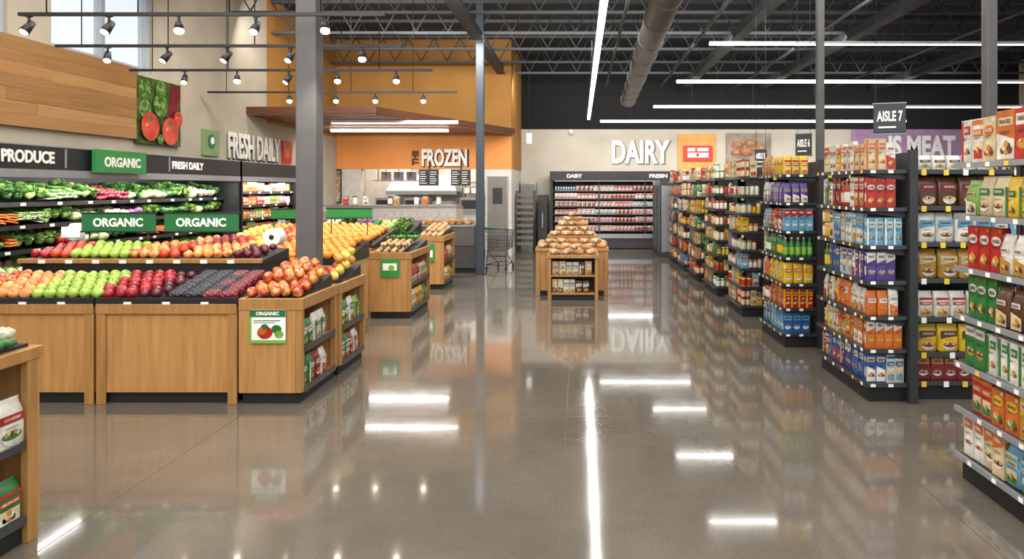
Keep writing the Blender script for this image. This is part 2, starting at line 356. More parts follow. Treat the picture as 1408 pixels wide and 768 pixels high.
def proto(kind,w,d,h,c1,c2,c3,style,near):
    key=(kind,w,d,h,c1,c2,c3,style,near)
    if key in PM: return PM[key]
    a=MB(); l=MB(); y=-d/2-.0012
    if kind=='box':
        a.box(-w/2,w/2,-d/2,d/2,0,h,pm(c1)); a.box(-w/2+.002,w/2-.002,-.004,.004,h,h+.0012,pm('white')); patch(l,w,d,h,c2,c3,y,style,near)
        for x in (w/2+.001,-(w/2+.001)): a.poly([(x,-d*.35,h*.2),(x,d*.35,h*.2),(x,d*.35,h*.5),(x,-d*.35,h*.5)],pm('white')); a.poly([(x,-d*.35,h*.7),(x,d*.35,h*.7),(x,d*.35,h*.85),(x,-d*.35,h*.85)],pm(c2))
    elif kind=='pouch':
        a.loft([sring(w*.45,d*.46,0),sring(w*.49,d*.5,h*.06),sring(w*.5,d*.5,h*.4),sring(w*.49,d*.45,h*.7),sring(w*.48,d*.22,h*.86),sring(w*.5,d*.05,h*.93),sring(w*.5,d*.04,h)],pm(c1))
        patch(l,w*.84,d,h*.78,c2,c3,-d/2-.002,style,near)
    elif kind=='bottle':
        r=w/2; a.rev([(r*.9,0),(r,.01),(r,h*.6),(r*.8,h*.72),(r*.35,h*.84),(r*.32,h*.9)],pm(c1),12); a.rev([(r*.4,h*.9),(r*.4,h)],pm(c3),10)
        l.rev([(r*1.015,h*.15),(r*1.015,h*.52)],pm(c2),12,cap=False)
    else:
        r=w/2; a.rev([(r*.93,0),(r,.006),(r,h*.84),(r*.88,h*.87)],pm(c1),12); a.rev([(r*.95,h*.87),(r*.95,h)],pm(c3),12)
        l.rev([(r*1.015,h*.12),(r*1.015,h*.74)],pm(c2),12,cap=False)
    if near: res=(a.mesh(kind),l.mesh('printed_label'))
    else:
        n=len(a.v); a.v+=l.v
        for f,m,s in zip(l.f,l.m,l.s): a.f.append([n+i for i in f]); a.m.append(a.mi(l.mats[m])); a.s.append(s)
        res=(a.mesh(kind),None)
    PM[key]=res; return res
def put(kind,w,d,h,c1,c2,c3,style,loc,rz,near,group,where,nm0=None):
    nm,ds,ct=KN[kind]; a,l=proto(kind,w,d,h,c1,c2,c3,style,near)
    if kind=='box' and nm0: nm=nm0; ct=nm0.replace('_',' '); ds='printed '+ct
    o=ob(nm,a,loc,(0,0,rz),label='%s %s on %s'%(c1,ds,where),cat=ct,group=group)
    if l: ob('printed_label',l,parent=o)
    return o
SZ={'box':(.115,.05,.25),'pouch':(.13,.07,.23),'bottle':(.075,.075,.24),'jar':(.085,.085,.14),'can':(.078,.078,.12)}
def row(spec,p0,p1,z,rz,near,group,where,gap=.004,hmax=.27,size=1.0,nm=None,jr=.03):
    p0=Vector(p0);p1=Vector(p1); L_=(p1-p0).length; d=(p1-p0).normalized(); t=0; nseg=len(spec)
    st=random.randint(0,5); last=None; hv=1; wv=1
    while True:
        s=spec[min(int(t/L_*nseg),nseg-1)]
        if s!=last: st+=random.randint(1,2); last=s; hv=random.choice([.88,.94,.97,1]); wv=random.choice([.82,.9,1])
        kind=s[0]; w,dd,h=SZ[kind]; k=s[4] if len(s)>4 else 1
        w=round(w*size*(1 if k==1 else k)*wv,3); dd=round(dd*min(size,1.2),3); h=round(min(h*(k**.3),hmax)*hv,3)
        if t+w>L_: break
        p=p0+d*(t+w/2)
        j=random.uniform(-.008,.008)
        stack=1
        if h*2<hmax: stack=2
        for q in range(stack): put(kind,w,dd,h,s[1],s[2],s[3],st%6,(p.x-d.y*j,p.y+d.x*j,z+q*(h+.001)+.0005),rz+random.uniform(-jr,jr),near,group,where,nm)
        t+=w+gap
def mixup(spec):
    out=[]
    for s in spec:
        out.append(s)
        c2=random.choice(['white','yellow','red','beige',s[2]]); c2=c2 if c2!=s[1] else 'beige' if s[1]!='beige' else 'red'
        k=s[0] if random.random()<.6 else random.choice(['box','pouch'])
        out.append((k,s[1] if random.random()<.65 else 'white' if s[1]!='white' else 'beige',c2,random.choice(['gold','brown','red','green'])))
    return out
ZS=[1.84,1.54,1.24,.96,.68,.42,.15]
def endcap(X,Y0,Y1,depth,rows,siderows,near,price=True,zs=ZS,size=1.0,nm=None,rail=None):
    rail=rail or drail
    r=emp('endcap_shelf',(X,Y0,0),label='dark metal end-of-aisle shelving unit stocked with packaged food',cat='shelving unit',group='end-of-aisle shelving')
    Lh=Y1-Y0
    ob('base',MB().box(.03,depth,.03,Lh-.02,0,.13,toe).box(0,depth,0,Lh,.13,.145,shelfm),parent=r)
    ob('back_panel',MB().box(depth-.03,depth+.02,0.0,Lh,.0,1.98,dark),parent=r)
    ob('upright_post',MB().box(depth-.035,depth+.03,-.045,-.001,0,2.0,dark),parent=r)
    ob('upright_post',MB().box(depth-.035,depth+.03,Lh+.001,Lh+.045,0,2.0,dark),parent=r)
    for z in zs:
        if z>.2:
            ob('shelf',MB().box(0.004,depth-.032,0.004,Lh-.004,z-.018,z,shelfm).hexa([(.02,.02,z-.04),(depth-.04,.02,z-.08),(depth-.04,.026,z-.08),(.02,.026,z-.04),(.02,.02,z-.019),(depth-.04,.02,z-.019),(depth-.04,.026,z-.019),(.02,.026,z-.019)],dark),parent=r)
        ob('price_rail',MB().box(-.012,.003,0,Lh,z-.026,z+.004,rail).box(0,depth-.04,-.012,.003,z-.026,z+.004,rail),parent=r)
        if price:
            mb=MB(); y=.04
            while y<Lh-.05:
                mb.box(-.0145,-.0122,y,y+.035,z-.024,z+.0,paper if random.random()<.8 else yellow); y+=random.uniform(.12,.24)
            for x in (.03,.17): mb.box(x,x+.04,-.0145,-.0122,z-.024,z+.0,paper)
            ob('price_tag',mb,parent=r,kind='stuff')
    for i,z in enumerate(zs):
        hm=(.27 if i==0 else zs[i-1]-z-.035)
        g='end-of-aisle shelf products'
        if rows: row(mixup(rows[i%len(rows)]) if nm!='cereal_box' or siderows else rows[i%len(rows)],(X+.055,Y0+(.14 if siderows else .02)),(X+.055,Y1-.01),z,R(-90),near,g,'end-of-aisle shelf',hmax=hm,size=size,nm=nm)
        if siderows: row(siderows[i%len(siderows)],(X+.012,Y0+.045),(X+depth-.04,Y0+.045),z,0,near,g,'end-of-aisle shelf side',hmax=hm,size=.72 if near else .8,nm=nm)
    return r
B,P,T,J,C='box','pouch','bottle','jar','can'
e0=[[(B,'white','red','brown'),(B,'white','orange','red'),(B,'beige','red','brown'),(B,'orange','white','green'),(B,'red','white','gold',1.3),(B,'orange','white','brown',1.4),(B,'beige','orange','red'),(B,'white','orange','red'),(B,'white','red','brown')],
 [(P,'sky','white','brown',1.1),(P,'white','sky','brown'),(P,'yellow','green','brown'),(P,'beige','green','brown'),(P,'lime','white','brown')],
 [(P,'white','beige','brown',1.2),(P,'white','gold','brown'),(B,'red','white','gold',1.1)],
 [(P,'beige','brown','gold',1.2),(P,'brown','beige','gold'),(B,'green','white','brown')],
 [(P,'purple','white','gold'),(B,'purple','white','gold',1.1),(B,'white','green','gold'),(B,'green','white','brown')],
 [(P,'white','yellow','brown'),(B,'yellow','gold','brown',1.1),(B,'orange','yellow','green'),(B,'red','orange','green')],
 [(P,'blue','yellow','white',1.2),(P,'blue','sky','beige'),(P,'sky','beige','green'),(B,'beige','orange','brown'),(B,'white','orange','red')]]
endcap(2.22,2.75,4.03,.42,e0,None,True,size=.95,nm='cereal_box',rail=railp)
e1=[[(B,'beige','orange','red'),(B,'white','orange','red'),(B,'yellow','red','orange'),(B,'beige','red','gold')],
 [(B,'red','white','gold'),(T,'red','white','white'),(B,'crimson','white','red'),(B,'green','white','red')],
 [(B,'sky','white','red'),(B,'white','sky','orange'),(B,'sky','blue','white'),(J,'orange','yellow','white')],
 [(B,'purple','white','pink'),(B,'white','purple','sky'),(B,'blue','white','sky'),(T,'green','yellow','white')],
 [(P,'white','orange','yellow'),(P,'orange','white','red'),(P,'yellow','red','green'),(P,'green','white','red')],
 [(B,'orange','white','yellow'),(B,'gold','yellow','red'),(B,'white','orange','red'),(P,'yellow','white','red')],
 [(B,'blue','white','purple'),(B,'purple','white','sky'),(B,'blue','red','white'),(B,'crimson','white','gold')]]
s1=[[(B,'beige','orange','red'),(B,'white','red','gold')],[(B,'red','white','gold')],[(B,'sky','white','blue')],[(B,'purple','white','sky')],[(P,'orange','white','red'),(P,'white','orange','red')],[(B,'orange','white','yellow')],[(B,'blue','white','purple'),(B,'white','blue','sky')]]
endcap(2.27,5.41,6.5,.36,e1,s1,True,size=.76,nm='cereal_box')
e2=[[(P,'yellow','red','orange'),(P,'gold','white','red')],[(P,'purple','white','pink'),(P,'white','purple','sky')],[(B,'red','white','orange'),(P,'sky','white','red')],[(T,'green','yellow','white'),(T,'green','white','red')],[(P,'yellow','white','red'),(P,'orange','red','white')],[(B,'red','yellow','white'),(J,'red','white','gold')],[(B,'sky','blue','white'),(B,'blue','white','sky')]]
s2=[[(P,'yellow','red','orange')],[(P,'purple','white','pink')],[(B,'sky','red','white')],[(T,'green','lime','white')],[(P,'yellow','orange','white')],[(B,'red','yellow','white')],[(B,'blue','sky','white')]]
endcap(2.16,7.25,8.2,.4,e2,s2,False,size=.82)
def mix(cols,kinds):
    return [[(random.choice(kinds),random.choice(cols),random.choice(['white','yellow','red','beige']),random.choice(['red','brown','gold','white'])) for _ in range(3)] for i in range(7)]
Z8=[1.84,1.6,1.36,1.12,.88,.64,.4,.15]
e3=mix(['white','beige','sky','red','yellow'],[J,C,B]); endcap(2.12,8.97,9.9,.33,e3,e3,False,False,zs=Z8,size=.9)
e4=mix(['yellow','red','gold','beige','green'],[P,J,J]); endcap(2.12,10.64,11.75,.3,e4,e4,False,False,zs=Z8,size=.95)
e5=mix(['gold','red','beige','green'],[J,B,P]); endcap(2.1,12.3,13.3,.3,e5,e5,False,False)
e6=mix(['red','orange','beige','blue'],[J,P]); endcap(2.1,13.8,14.8,.3,e6,e6,False,False)
e7=mix(['red','orange','beige','brown'],[J,P]); endcap(2.1,15.2,16.1,.3,e7,None,False,False)
def run(X0,X1,Yf,Yb,zs=ZS):
    r=emp('gondola_shelving',(X0,Yf,0),label='long dark two-sided gondola shelving run',cat='shelving unit',group='gondola shelving runs')
    w=X1-X0; d=Yb-Yf
    ob('base',MB().box(0,w,.03,d-.03,0,.13,toe).box(0,w,0,d,.13,.145,shelfm),parent=r)
    ob('centre_panel',MB().box(0,w,d/2-.02,d/2+.02,.146,1.98,dark),parent=r)
    for z in zs:
        if z>.2: ob('shelf',MB().box(0,w,.0,d,z-.018,z,shelfm),parent=r)
        ob('price_rail',MB().box(0,w,-.014,-.001,z-.03,z+.006,drail),parent=r)
        mb=MB(); x=.03
        while x<w: mb.box(x,x+.04,-.017,-.0142,z-.04,z+.005,yellow if random.random()<.6 else paper); x+=random.uniform(.14,.24)
        ob('price_tag',mb,parent=r,kind='stuff')
    return r
ZR=[1.84,1.55,1.26,.97,.66,.38,.15]
run(2.70,4.05,5.47,6.45,ZR)
for (x,a,b_) in ((2.62,7.3,8.15),(2.52,9.0,9.85),(2.5,10.7,11.7),(2.48,12.35,13.25),(2.48,13.85,14.75)): run(x,x+3.2,a,b_)
rr=[[(P,'white','brown','gold'),(B,'white','sky','brown')],[(P,'brown','crimson','beige',1.15),(P,'crimson','beige','brown',1.1)],[(P,'white','sky','brown',1.15),(P,'sky','white','blue',1.15)],[(P,'gold','beige','brown',1.15),(P,'beige','gold','brown',1.1)],[(P,'white','red','gold',1.1),(P,'beige','red','brown',1.1)],[(P,'yellow','brown','crimson',1.15),(P,'brown','gold','red',1.15)],[(B,'crimson','gold','brown'),(P,'brown','gold','red')]]
for i,z in enumerate(ZR):
    hm=.125 if i==0 else min(.255,ZR[i-1]-z-.035)
    row(rr[i],(2.72,5.53),(3.75,5.53),z,0,True,'gondola shelf products','the gondola shelf',hmax=hm,nm='cereal_box',size=1.1 if i else 1)
# ------------------------------------------------ fruit
def appleprof(a,m,r=.048):
    a.rev([(.008,-.78*r),(r*.45,-.9*r),(r*.8,-.6*r),(r,0),(r*.95,.4*r),(r*.7,.78*r),(r*.3,.8*r),(.004,.62*r)],m,14)
FR={}
am=[M('apple_red','#7c1018',.3,h2='#a3222a',scale=14,vary=.25),M('apple_green','#86a638',.32,h2='#a3bb56',scale=14,vary=.15),M('apple_pink','#b43c29',.32,h2='#d6a55a',scale=16,vary=.18,lo=.4,hi=.6),M('orange_peel','#dc7a1e',.45,h2='#e58e30',scale=40,vary=.12,bump=.2),M('tomato_red','#b4301e',.28,h2='#c44a2a',vary=.15),M('apple_gala','#a82f22',.32,h2='#d49c44',scale=14,vary=.2,lo=.45,hi=.63),M('plum_dark','#421321',.3,h2='#601826',vary=.25),M('peach_skin','#cc6b3a',.45,h2='#daa660',scale=14,vary=.15)]
stemm=M('stem_brown','#4d3520',.7); leafg=M('leaf_green','#3d7d2b',.5,h2='#69a53c',scale=18,vary=.2,bump=.3)
def fruit(name,mat,disp,r=.047,shape='apple'):
    a=MB()
    if shape=='apple': appleprof(a,mat,r)
    else: a.ball((0,0,0),r,r,r*.95,mat,14,9)
    me=a.mesh(name); st=None
    if shape=='apple': st=MB().cyl((0,0,r*.6),(r*.12,0,r*1.05),.0028,.002,stemm,5).mesh('stem')
    FR[name+disp]=(name,me,st,disp,r); return name+disp
K_red=fruit('apple',am[0],'glossy dark red apple'); K_green=fruit('apple',am[1],'bright green apple'); K_pink=fruit('apple',am[2],'red and yellow blushed apple')
K_gala=fruit('apple',am[5],'streaked red-orange apple',.048); K_or=fruit('orange',am[3],'ripe orange',.05,'round'); K_tom=fruit('tomato',am[4],'round red tomato',.046,'round')
K_plum=fruit('plum',am[6],'dark plum',.042,'round'); K_peach=fruit('peach',am[7],'orange-pink peach',.047,'apple'); K_yel=fruit('apple',M('apple_gold','#cfb14e',.34,h2='#c87c3a',vary=.12,lo=.5,hi=.7),'golden yellow apple',.048)
def heap(secs,x0,x1,y0,y1,z0,z1,group,where,pitch=.1,stems=True,crown=0,zj=.01):
    dy=pitch*.88; rows=int((y1-y0-pitch*.4)/dy)
    sl=math.hypot(y1-y0,z1-z0)/(y1-y0); sc=pitch/.1
    for j in range(max(rows,1)):
        y=y0+pitch*.5+j*dy
        if y+pitch*.4>y1: break
        x=x0+pitch*.5+(pitch*.5 if j%2 else 0)
        while x<x1-pitch*.42:
            f=(x-x0)/(x1-x0)+random.uniform(-.014,.014); k=secs[min(max(int(f*len(secs)),0),len(secs)-1)]
            nm,me,st,ds,r=FR[k]; s_=min(1,sc)*random.uniform(.93,1.03)
            z=z0+(z1-z0)*(y-y0)/(y1-y0)+r*s_*sl*.98+crown*(1-((x-(x0+x1)/2)/((x1-x0)/2))**2)+random.uniform(0,zj)
            o=ob(nm,me,(x+random.uniform(-.006,.006),y+random.uniform(-.006,.006),z),(random.uniform(-.8,.8),random.uniform(-.8,.8),random.uniform(0,6.28)),label='%s in %s'%(ds,where),cat=nm,group=group,scale=s_)
            if st and stems: ob('stem',st,parent=o)
            x+=pitch
def tray(parent,x0,x1,y0,y1,z0,z1,mat=black,lip=.035):
    ob('display_tray',MB().hexa([(x0,y0,z0-.03),(x1,y0,z0-.03),(x1,y1,z0-.03),(x0,y1,z0-.03),(x0,y0,z0),(x1,y0,z0),(x1,y1,z1),(x0,y1,z1)],mat)
       .box(x0,x1,y0-.02,y0-.001,z0-.03,z0+lip,mat),parent=parent)
def tags(parent,x0,x1,y,z,n):
    for i in range(n):
        x=x0+(x1-x0)*(i+.5)/n; ob('price_tag',MB().box(x-.03,x+.03,y-.004,y,z,z+.03,paper),parent=parent)
def cabinet(x0,x1,y0,y1,h,label,front=True):
    r=emp('produce_cabinet',(x0,y0,0),label=label,cat='display cabinet',group='wooden produce cabinets'); w=x1-x0; d=y1-y0
    ob('body',MB().box(.012,w-.012,.02,d,.09,h-.012,wood),parent=r)
    ob('toe_kick',MB().box(.06,w-.06,.05,d,0,.09,toe),parent=r)
    ob('stile',MB().box(0.003,.075,0,.019,0.0,h-.09,woodd),parent=r,bevel=.004); ob('stile',MB().box(w-.075,w-.003,0,.019,0,h-.09,woodd),parent=r,bevel=.004)
    ob('top_rail',MB().box(0.003,w-.003,-.006,.019,h-.09,h-.012,woodd),parent=r,bevel=.004)
    return r,w,d
hC=.80
for (a,e) in ((-4.93,-3.815),(-3.80,-2.69)):
    r,w,d=cabinet(a,e,5.36,5.98,hC,'maple wood produce cabinet with panelled front and black base')
    tray(r,0,w,.02,d,hC+.0,hC+.13,black); tags(r,.1,w-.1,-.001,hC-.025,3)
heap([K_gala,K_peach,K_peach,K_green,K_green,K_green,K_red,K_red,K_plum],-4.92,-3.27,5.39,5.97,.80,.93,'apples in the front tray','the black produce tray',.094)
clear=M('clear_plastic','#aab4ba',.15,alpha=.07,spec=.4)
def clam(mat,disp):
    c=emp('berry_clamshell',(0,0,0),label=disp,cat='berry box',group='berry clamshells')
    mb=MB(); random.seed(3)
    for i in range(7):
        for j in range(6):
            mb.ball((-.048+i*.016,-.04+j*.016,.03+random.uniform(0,.022)),.0118,.0118,.0118,mat,7,5)
    mb.box(-.05,.05,-.042,.042,.004,.03,mat)
    ob('berries',mb,parent=c,kind='stuff')
    ob('clear_box',MB().loft([sring(.055,.045,0),sring(.062,.052,.05),sring(.063,.053,.064)],clear),parent=c)
    return c
bl=clam(M('blackberry','#120d16',.35,h2='#2b1a2c',scale=30),'clear clamshell of dark berries in the black tray')
rb=clam(M('raspberry','#6e0f1c',.35,h2='#94202c',scale=30),'clear clamshell of red berries in the black tray')
random.seed(11)
for j in range(5):
    for i in range(4):
        y=5.445+j*.112; x=-3.19+i*.135
        clone(bl if i<2 or (i==2 and j%2) else rb,(x,y,.806+.13*(y-5.38)/.6),(R(12.2),0,0))
for c in (bl,rb):
    for k in list(c.children): bpy.data.objects.remove(k)
    bpy.data.objects.remove(c)
r=emp('raised_produce_shelf',(-4.95,6.02,0),label='raised maple shelf of apples and peppers behind the front tray',cat='display shelf')
ob('body',MB().box(.02,2.13,.02,.55,.0,1.03,black),parent=r)
ob('edge_rail',MB().box(0,2.15,-.012,.018,1.035,1.075,woodd),parent=r,bevel=.004)
ob('bed',MB().hexa([(0,.02,1.03),(2.15,.02,1.03),(2.15,.56,1.03),(0,.56,1.03),(0,.02,1.06),(2.15,.02,1.06),(2.15,.56,1.12),(0,.56,1.12)],black),parent=r)
tags(r,.1,2.0,-.013,1.035,8)
heap([K_red,K_tom,K_green,K_green,K_green,K_pink,K_peach,K_tom],-4.9,-3.55,6.06,6.56,1.06,1.12,'apples on the raised shelf','the raised shelf',.088,False)
heap([K_peach,K_pink,K_plum],-3.54,-2.83,6.06,6.5,1.06,1.11,'fruit on the raised shelf','the raised shelf',.088,False)
def endcab(x0,x1,y0,y1,h,label,bagcols,nshelf=2,big=1.0):
    r=emp('produce_end_cabinet',(x0,y0,0),label=label,cat='display cabinet',group='wooden end cabinets'); w=x1-x0; d=y1-y0
    ob('front_panel',MB().box(0,w-.05,0,.025,.09,h-.06,wood),parent=r)
    ob('toe_kick',MB().box(.02,w-.03,.03,d-.02,0,.089,toe),parent=r)
    ob('corner_post',MB().box(w-.049,w,0,.05,0.09,h-.06,woodd),parent=r,bevel=.003)
    ob('corner_post',MB().box(w-.049,w,d-.05,d,0.09,h-.06,woodd),parent=r,bevel=.003)
    ob('top_rim',MB().box(-.0,w+.008,-.008,.03,h-.059,h+.03,woodd).box(w-.03,w+.008,.031,d,h-.059,h+.03,woodd).box(0,w-.031,d-.03,d,h-.059,h+.03,woodd).box(0,.03,.031,d-.031,h-.059,h+.03,woodd),parent=r,bevel=.003)
    ob('back_panel',MB().box(0,.02,.026,d,.09,h-.06,wood).box(.021,w-.05,d-.024,d-.001,.09,h-.06,wood).box(.021,w-.2*min(1,w/.5),.026,d-.025,h-.1,h-.06,wood),parent=r)
    hs=(h-.16)/nshelf
    for i in range(nshelf):
        z=.09+i*hs
        ob('shelf',MB().box(.022,w-.004,.051,d-.051,z,z+.018,wood).box(w-.004,w+.006,.051,d-.051,z-.012,z+.035,shelfm),parent=r)
        row([(P,)+b_ for b_ in bagcols[i%len(bagcols)]],(x0+w-.06,y0+.056),(x0+w-.06,y1-.05),z+.019,R(90),d>.3 and y0<7,'bagged goods on cabinet shelves','the wooden cabinet shelf',hmax=hs-.03,size=1.1*big)
    return r,w,d
bc=[[('green','white','red'),('crimson','beige','red'),('white','red','green'),('red','white','gold')],[('green','white','lime'),('white','green','red'),('lime','green','white')]]
r,w,d=endcab(-2.675,-2.18,5.36,6.14,hC,'maple end cabinet with open side shelves and heaped apples',bc)
tray(r,.035,w-.035,.05,d-.035,hC-.02,hC+.13)
heap([K_gala,K_pink,K_gala],-2.65,-2.2,5.39,6.12,.80,.95,'apples on the end cabinet','the wooden end cabinet',.09,True,.02)
heap([K_gala,K_pink],-2.6,-2.25,5.56,6.08,.9,1.0,'apples on the end cabinet','the heap on the end cabinet',.09,True,.02)
sg=emp('produce_sign',(-2.44,5.345,.615),label='green and white produce sign with a tomato on the cabinet front',cat='sign')
ob('board',MB().box(-.14,.14,-.006,.0,-.13,.13,paper).box(-.14,.14,-.008,-.0061,.075,.13,dgreen).box(-.14,.14,-.008,-.0061,-.13,-.105,M('grass','#6fae43',.5)).box(-.14,-.125,-.0078,-.0061,-.105,.075,M('grass','#6fae43',.5)).box(-.11,.1,-.0075,-.0061,.043,.05,dgreen).box(-.11,.06,-.0075,-.0061,.028,.033,dgreen),parent=sg)
text('ORGANIC',(0,-.009,.103),FY,.18,.028,paper,.001,parent=sg)
mb=MB()
for i,(x,z,r_,m_) in enumerate(((.07,-.02,.04,'green'),(.09,-.06,.035,'lime'),(-.02,-.045,.06,'red'),(-.04,-.035,.035,'orange'),(-.02,-.0,.025,'green'),(-.035,.004,.014,'green'))): mb.disc((x,-.0085-.0004*i,z),r_,pm(m_),sy=.85)
ob('tomato_picture',mb,parent=sg)
r,w,d=endcab(-2.385,-2.165,6.18,6.9,.80,'narrow maple cabinet with side shelves beside the grey column',bc)
tray(r,.03,w-.035,.035,d-.035,hC-.01,hC+.13)
heap([K_gala,K_yel],-2.38,-2.18,6.2,6.88,.82,.96,'apples on the narrow cabinet','the narrow wooden cabinet',.09,False,.02)
heap([K_yel],-2.34,-2.2,6.45,6.86,.95,1.03,'apples on the narrow cabinet','the narrow wooden cabinet',.09,False,.02)
bc2=[[('white','red','green'),('yellow','red','green'),('green','white','red')],[('red','white','green'),('beige','green','red')]]
r,w,d=cabinet(-4.7,-2.62,7.5,8.5,.86,'maple produce island heaped with oranges and apples')
tray(r,0,w,.02,d,.87,1.04)
heap([K_pink,K_red,K_tom,K_yel,K_gala,K_or,K_or,K_or],-4.65,-2.65,7.54,8.46,.87,1.03,'fruit on the orange island','the wooden orange island',.1,False,.02,.02)
lm={'lettuce':M('lettuce','#4a7f35',.6,h2='#96b460',scale=16,vary=.3,bump=.6,lo=.4,hi=.62),'kale':M('kale','#25521f',.65,h2='#4a7f3a',scale=24,vary=.3,bump=.6),'chard':M('chard','#6a9446',.6,h2='#c2c890',scale=8,vary=.2,bump=.4,lo=.45,hi=.6),'purple':M('purple_cabbage','#43214a',.4,h2='#6e3b72',scale=12,vary=.2,bump=.4),
 'carrot':M('carrot_orange','#c86824',.5,h2='#b8581c',scale=10,vary=.15),'radish':M('radish_red','#8a1c30',.4,h2='#a23246',vary=.15),'caul':M('cauliflower_cream','#d2cab0',.6,h2='#c0b898',scale=26,vary=.08,bump=.8),
 'potato':M('potato_skin','#b8986e',.7,h2='#9d7b52',scale=20,vary=.25,bump=.3),'pepper':M('pepper_red','#a8201a',.25,vary=.15),'cuke':M('cucumber_green','#285e2a',.4,h2='#457f39',scale=12,vary=.2)}
VG={}
def crown(name,ms,mat,r,disp):
    lst=[]
    for s in range(ms):
        mb=MB(); mb.ball((0,0,0),r*.8,r*.8,r*.62,mat,12,8,.35,3,s)
        for i in range(12):
            t=i*2.4; q=.7*r*math.sqrt((i+.5)/12); mb.ball((q*math.cos(t)*1.15,q*math.sin(t)*1.15,r*.32*(1-q/r)),r*.3,r*.3,r*.36,mat,8,5,.9,5,s*9+i)
        lst.append(mb.mesh(name))
    VG[disp]=(name,lst,disp,r)
def leafy(name,ms,mat,r,disp):
    lst=[]
    for s in range(ms):
        mb=MB(); mb.ball((0,0,0),r*.55,r*.55,r*.5,mat,9,6,.3,3,s); rnd=random.Random(s+5)
        for i in range(18):
            t=i*2.4; el=.1+1.0*(i/18); L_=r*rnd.uniform(.8,1.0); w=r*.42
            dx=Vector((math.cos(t)*math.cos(el),math.sin(t)*math.cos(el),math.sin(el))); sd=Vector((-math.sin(t),math.cos(t),0)); up=dx.cross(sd)*-1
            n=len(mb.v); pts=[]
            for q,(u,ww) in enumerate(((.25,.35),(.6,1),(.85,.85),(1.0,.3))):
                for e_ in (-1,0,1): pts.append(dx*L_*u+sd*w*ww*e_*.9+up*(-.12*r*abs(e_)+.14*r*rnd.uniform(-1,1)))
            mb.v+=[tuple(p) for p in pts]
            for q in range(3):
                for e_ in range(2): mb.face([n+q*3+e_,n+q*3+e_+1,n+q*3+e_+4,n+q*3+e_+3],mat,True)
        lst.append(mb.mesh(name))
    VG[disp]=(name,lst,disp,r)
leafy('lettuce',4,lm['lettuce'],.09,'curly green lettuce head'); leafy('kale_bunch',4,lm['kale'],.085,'dark green kale bunch')
crown('cauliflower',2,lm['caul'],.072,'cream cauliflower head'); crown('broccoli',2,lm['cuke'],.068,'deep green broccoli crown')
def simple(name,fn,disp,r,ms=2):
    lst=[]
    for s in range(ms): a=MB(); fn(a,s); lst.append(a.mesh(name))
    VG[disp]=(name,lst,disp,r)
simple('cabbage',lambda a,s:a.ball((0,0,0),.07,.068,.064,lm['purple'],14,9,.08,2,s),'round purple cabbage',.066)
def carr(a,s):
    for i in range(4):
        o=(i-1.5)*.027; a.cyl((o,-.09,0),(o,.06,.004*i),.006,.016,lm['carrot'],8)
        if i<3: a.cyl((o+.013,-.085,.024),(o+.013,.055,.026),.006,.015,lm['carrot'],8)
    a.ball((0,.08,.01),.045,.035,.02,lm['lettuce'],8,5,.5,4,s)
simple('carrot_bunch',carr,'orange carrot bunch with green tops',.03)
def rad(a,s):
    for i in range(8): a.ball(((i%4-1.5)*.034,(i//4)*.034-.04,.01*(i%2)),.018,.018,.019,lm['radish'],8,6)
    a.ball((0,.06,.01),.05,.04,.025,lm['kale'],8,5,.5,4,s)
simple('radish_bunch',rad,'red radish bunch with leaves',.03)
simple('potato',lambda a,s:a.ball((0,0,0),.05,.038,.034,lm['potato'],10,7,.15,2,s),'brown potato',.034)
def pep(a,s):
    a.rev([(.01,-.04),(.03,-.045),(.04,-.01),(.042,.025),(.03,.045),(.01,.036)],lm['pepper'],12); a.cyl((0,0,.036),(.004,0,.06),.005,.004,leafg,6)
simple('bell_pepper',pep,'glossy red bell pepper',.042)
simple('cucumber',lambda a,s:a.rev([(.006,-.12),(.02,-.105),(.024,0),(.02,.105),(.006,.12)],lm['cuke'],10),'dark green cucumber',.024)
simple('napa_cabbage',lambda a,s:(a.ball((0,0,0),.055,.09,.05,lm['chard'],12,8,.25,3,s),a.ball((.01,.06,.01),.05,.045,.045,lm['lettuce'],10,6,.5,4,s)),'pale green napa cabbage',.055)
simple('scallion_bunch',lambda a,s:[a.cyl(((i%5-2)*.016,-.1,(i//5)*.016),((i%5-2)*.022,.1,(i//5)*.018+.01*(i%3)),.006,.009,(lm['caul'] if i%3==0 else lm['kale'] if i%2 else lm['lettuce']),6) for i in range(12)],'green scallion bunch',.03)
def vput(k,loc,rot,group,where,sc=None):
    nm,ls,ds,r=VG[k]; return ob(nm,random.choice(ls),loc,rot,label='%s on %s'%(ds,where),cat=nm.replace('_',' '),group=group,scale=sc)
Lt,Ka,Ca,Br,Cb,Cr,Ra,Po,Pe,Cu,Na,Sc=list(VG.keys())
def vheap(secs,x0,x1,y0,y1,z0,z1,pitch,group,where,sc=1,jit=0):
    y=y0+pitch*.5
    while y<y1-pitch*.4:
        x=x0+pitch*.5
        while x<x1-pitch*.4:
            k=secs[min(int((y-y0)/(y1-y0)*len(secs)),len(secs)-1)] if jit else secs[min(int((x-x0)/(x1-x0)*len(secs)),len(secs)-1)]; r=VG[k][3]
            vput(k,(x,y,z0+(z1-z0)*(y-y0)/(y1-y0)+r*.75*sc),(0,0,random.uniform(0,6.28)),group,where,sc); x+=pitch
        y+=pitch
r,w,d=endcab(-2.74,-2.19,8.87,10.0,.83,'maple end cabinet of mixed vegetables with open side shelves',bc2,big=.95)
tray(r,.035,w-.035,.05,d-.035,.82,.95)
sg=emp('produce_sign',(-2.46,8.855,.66),label='small green and white produce sign on the cabinet front',cat='sign',group='cabinet signs')
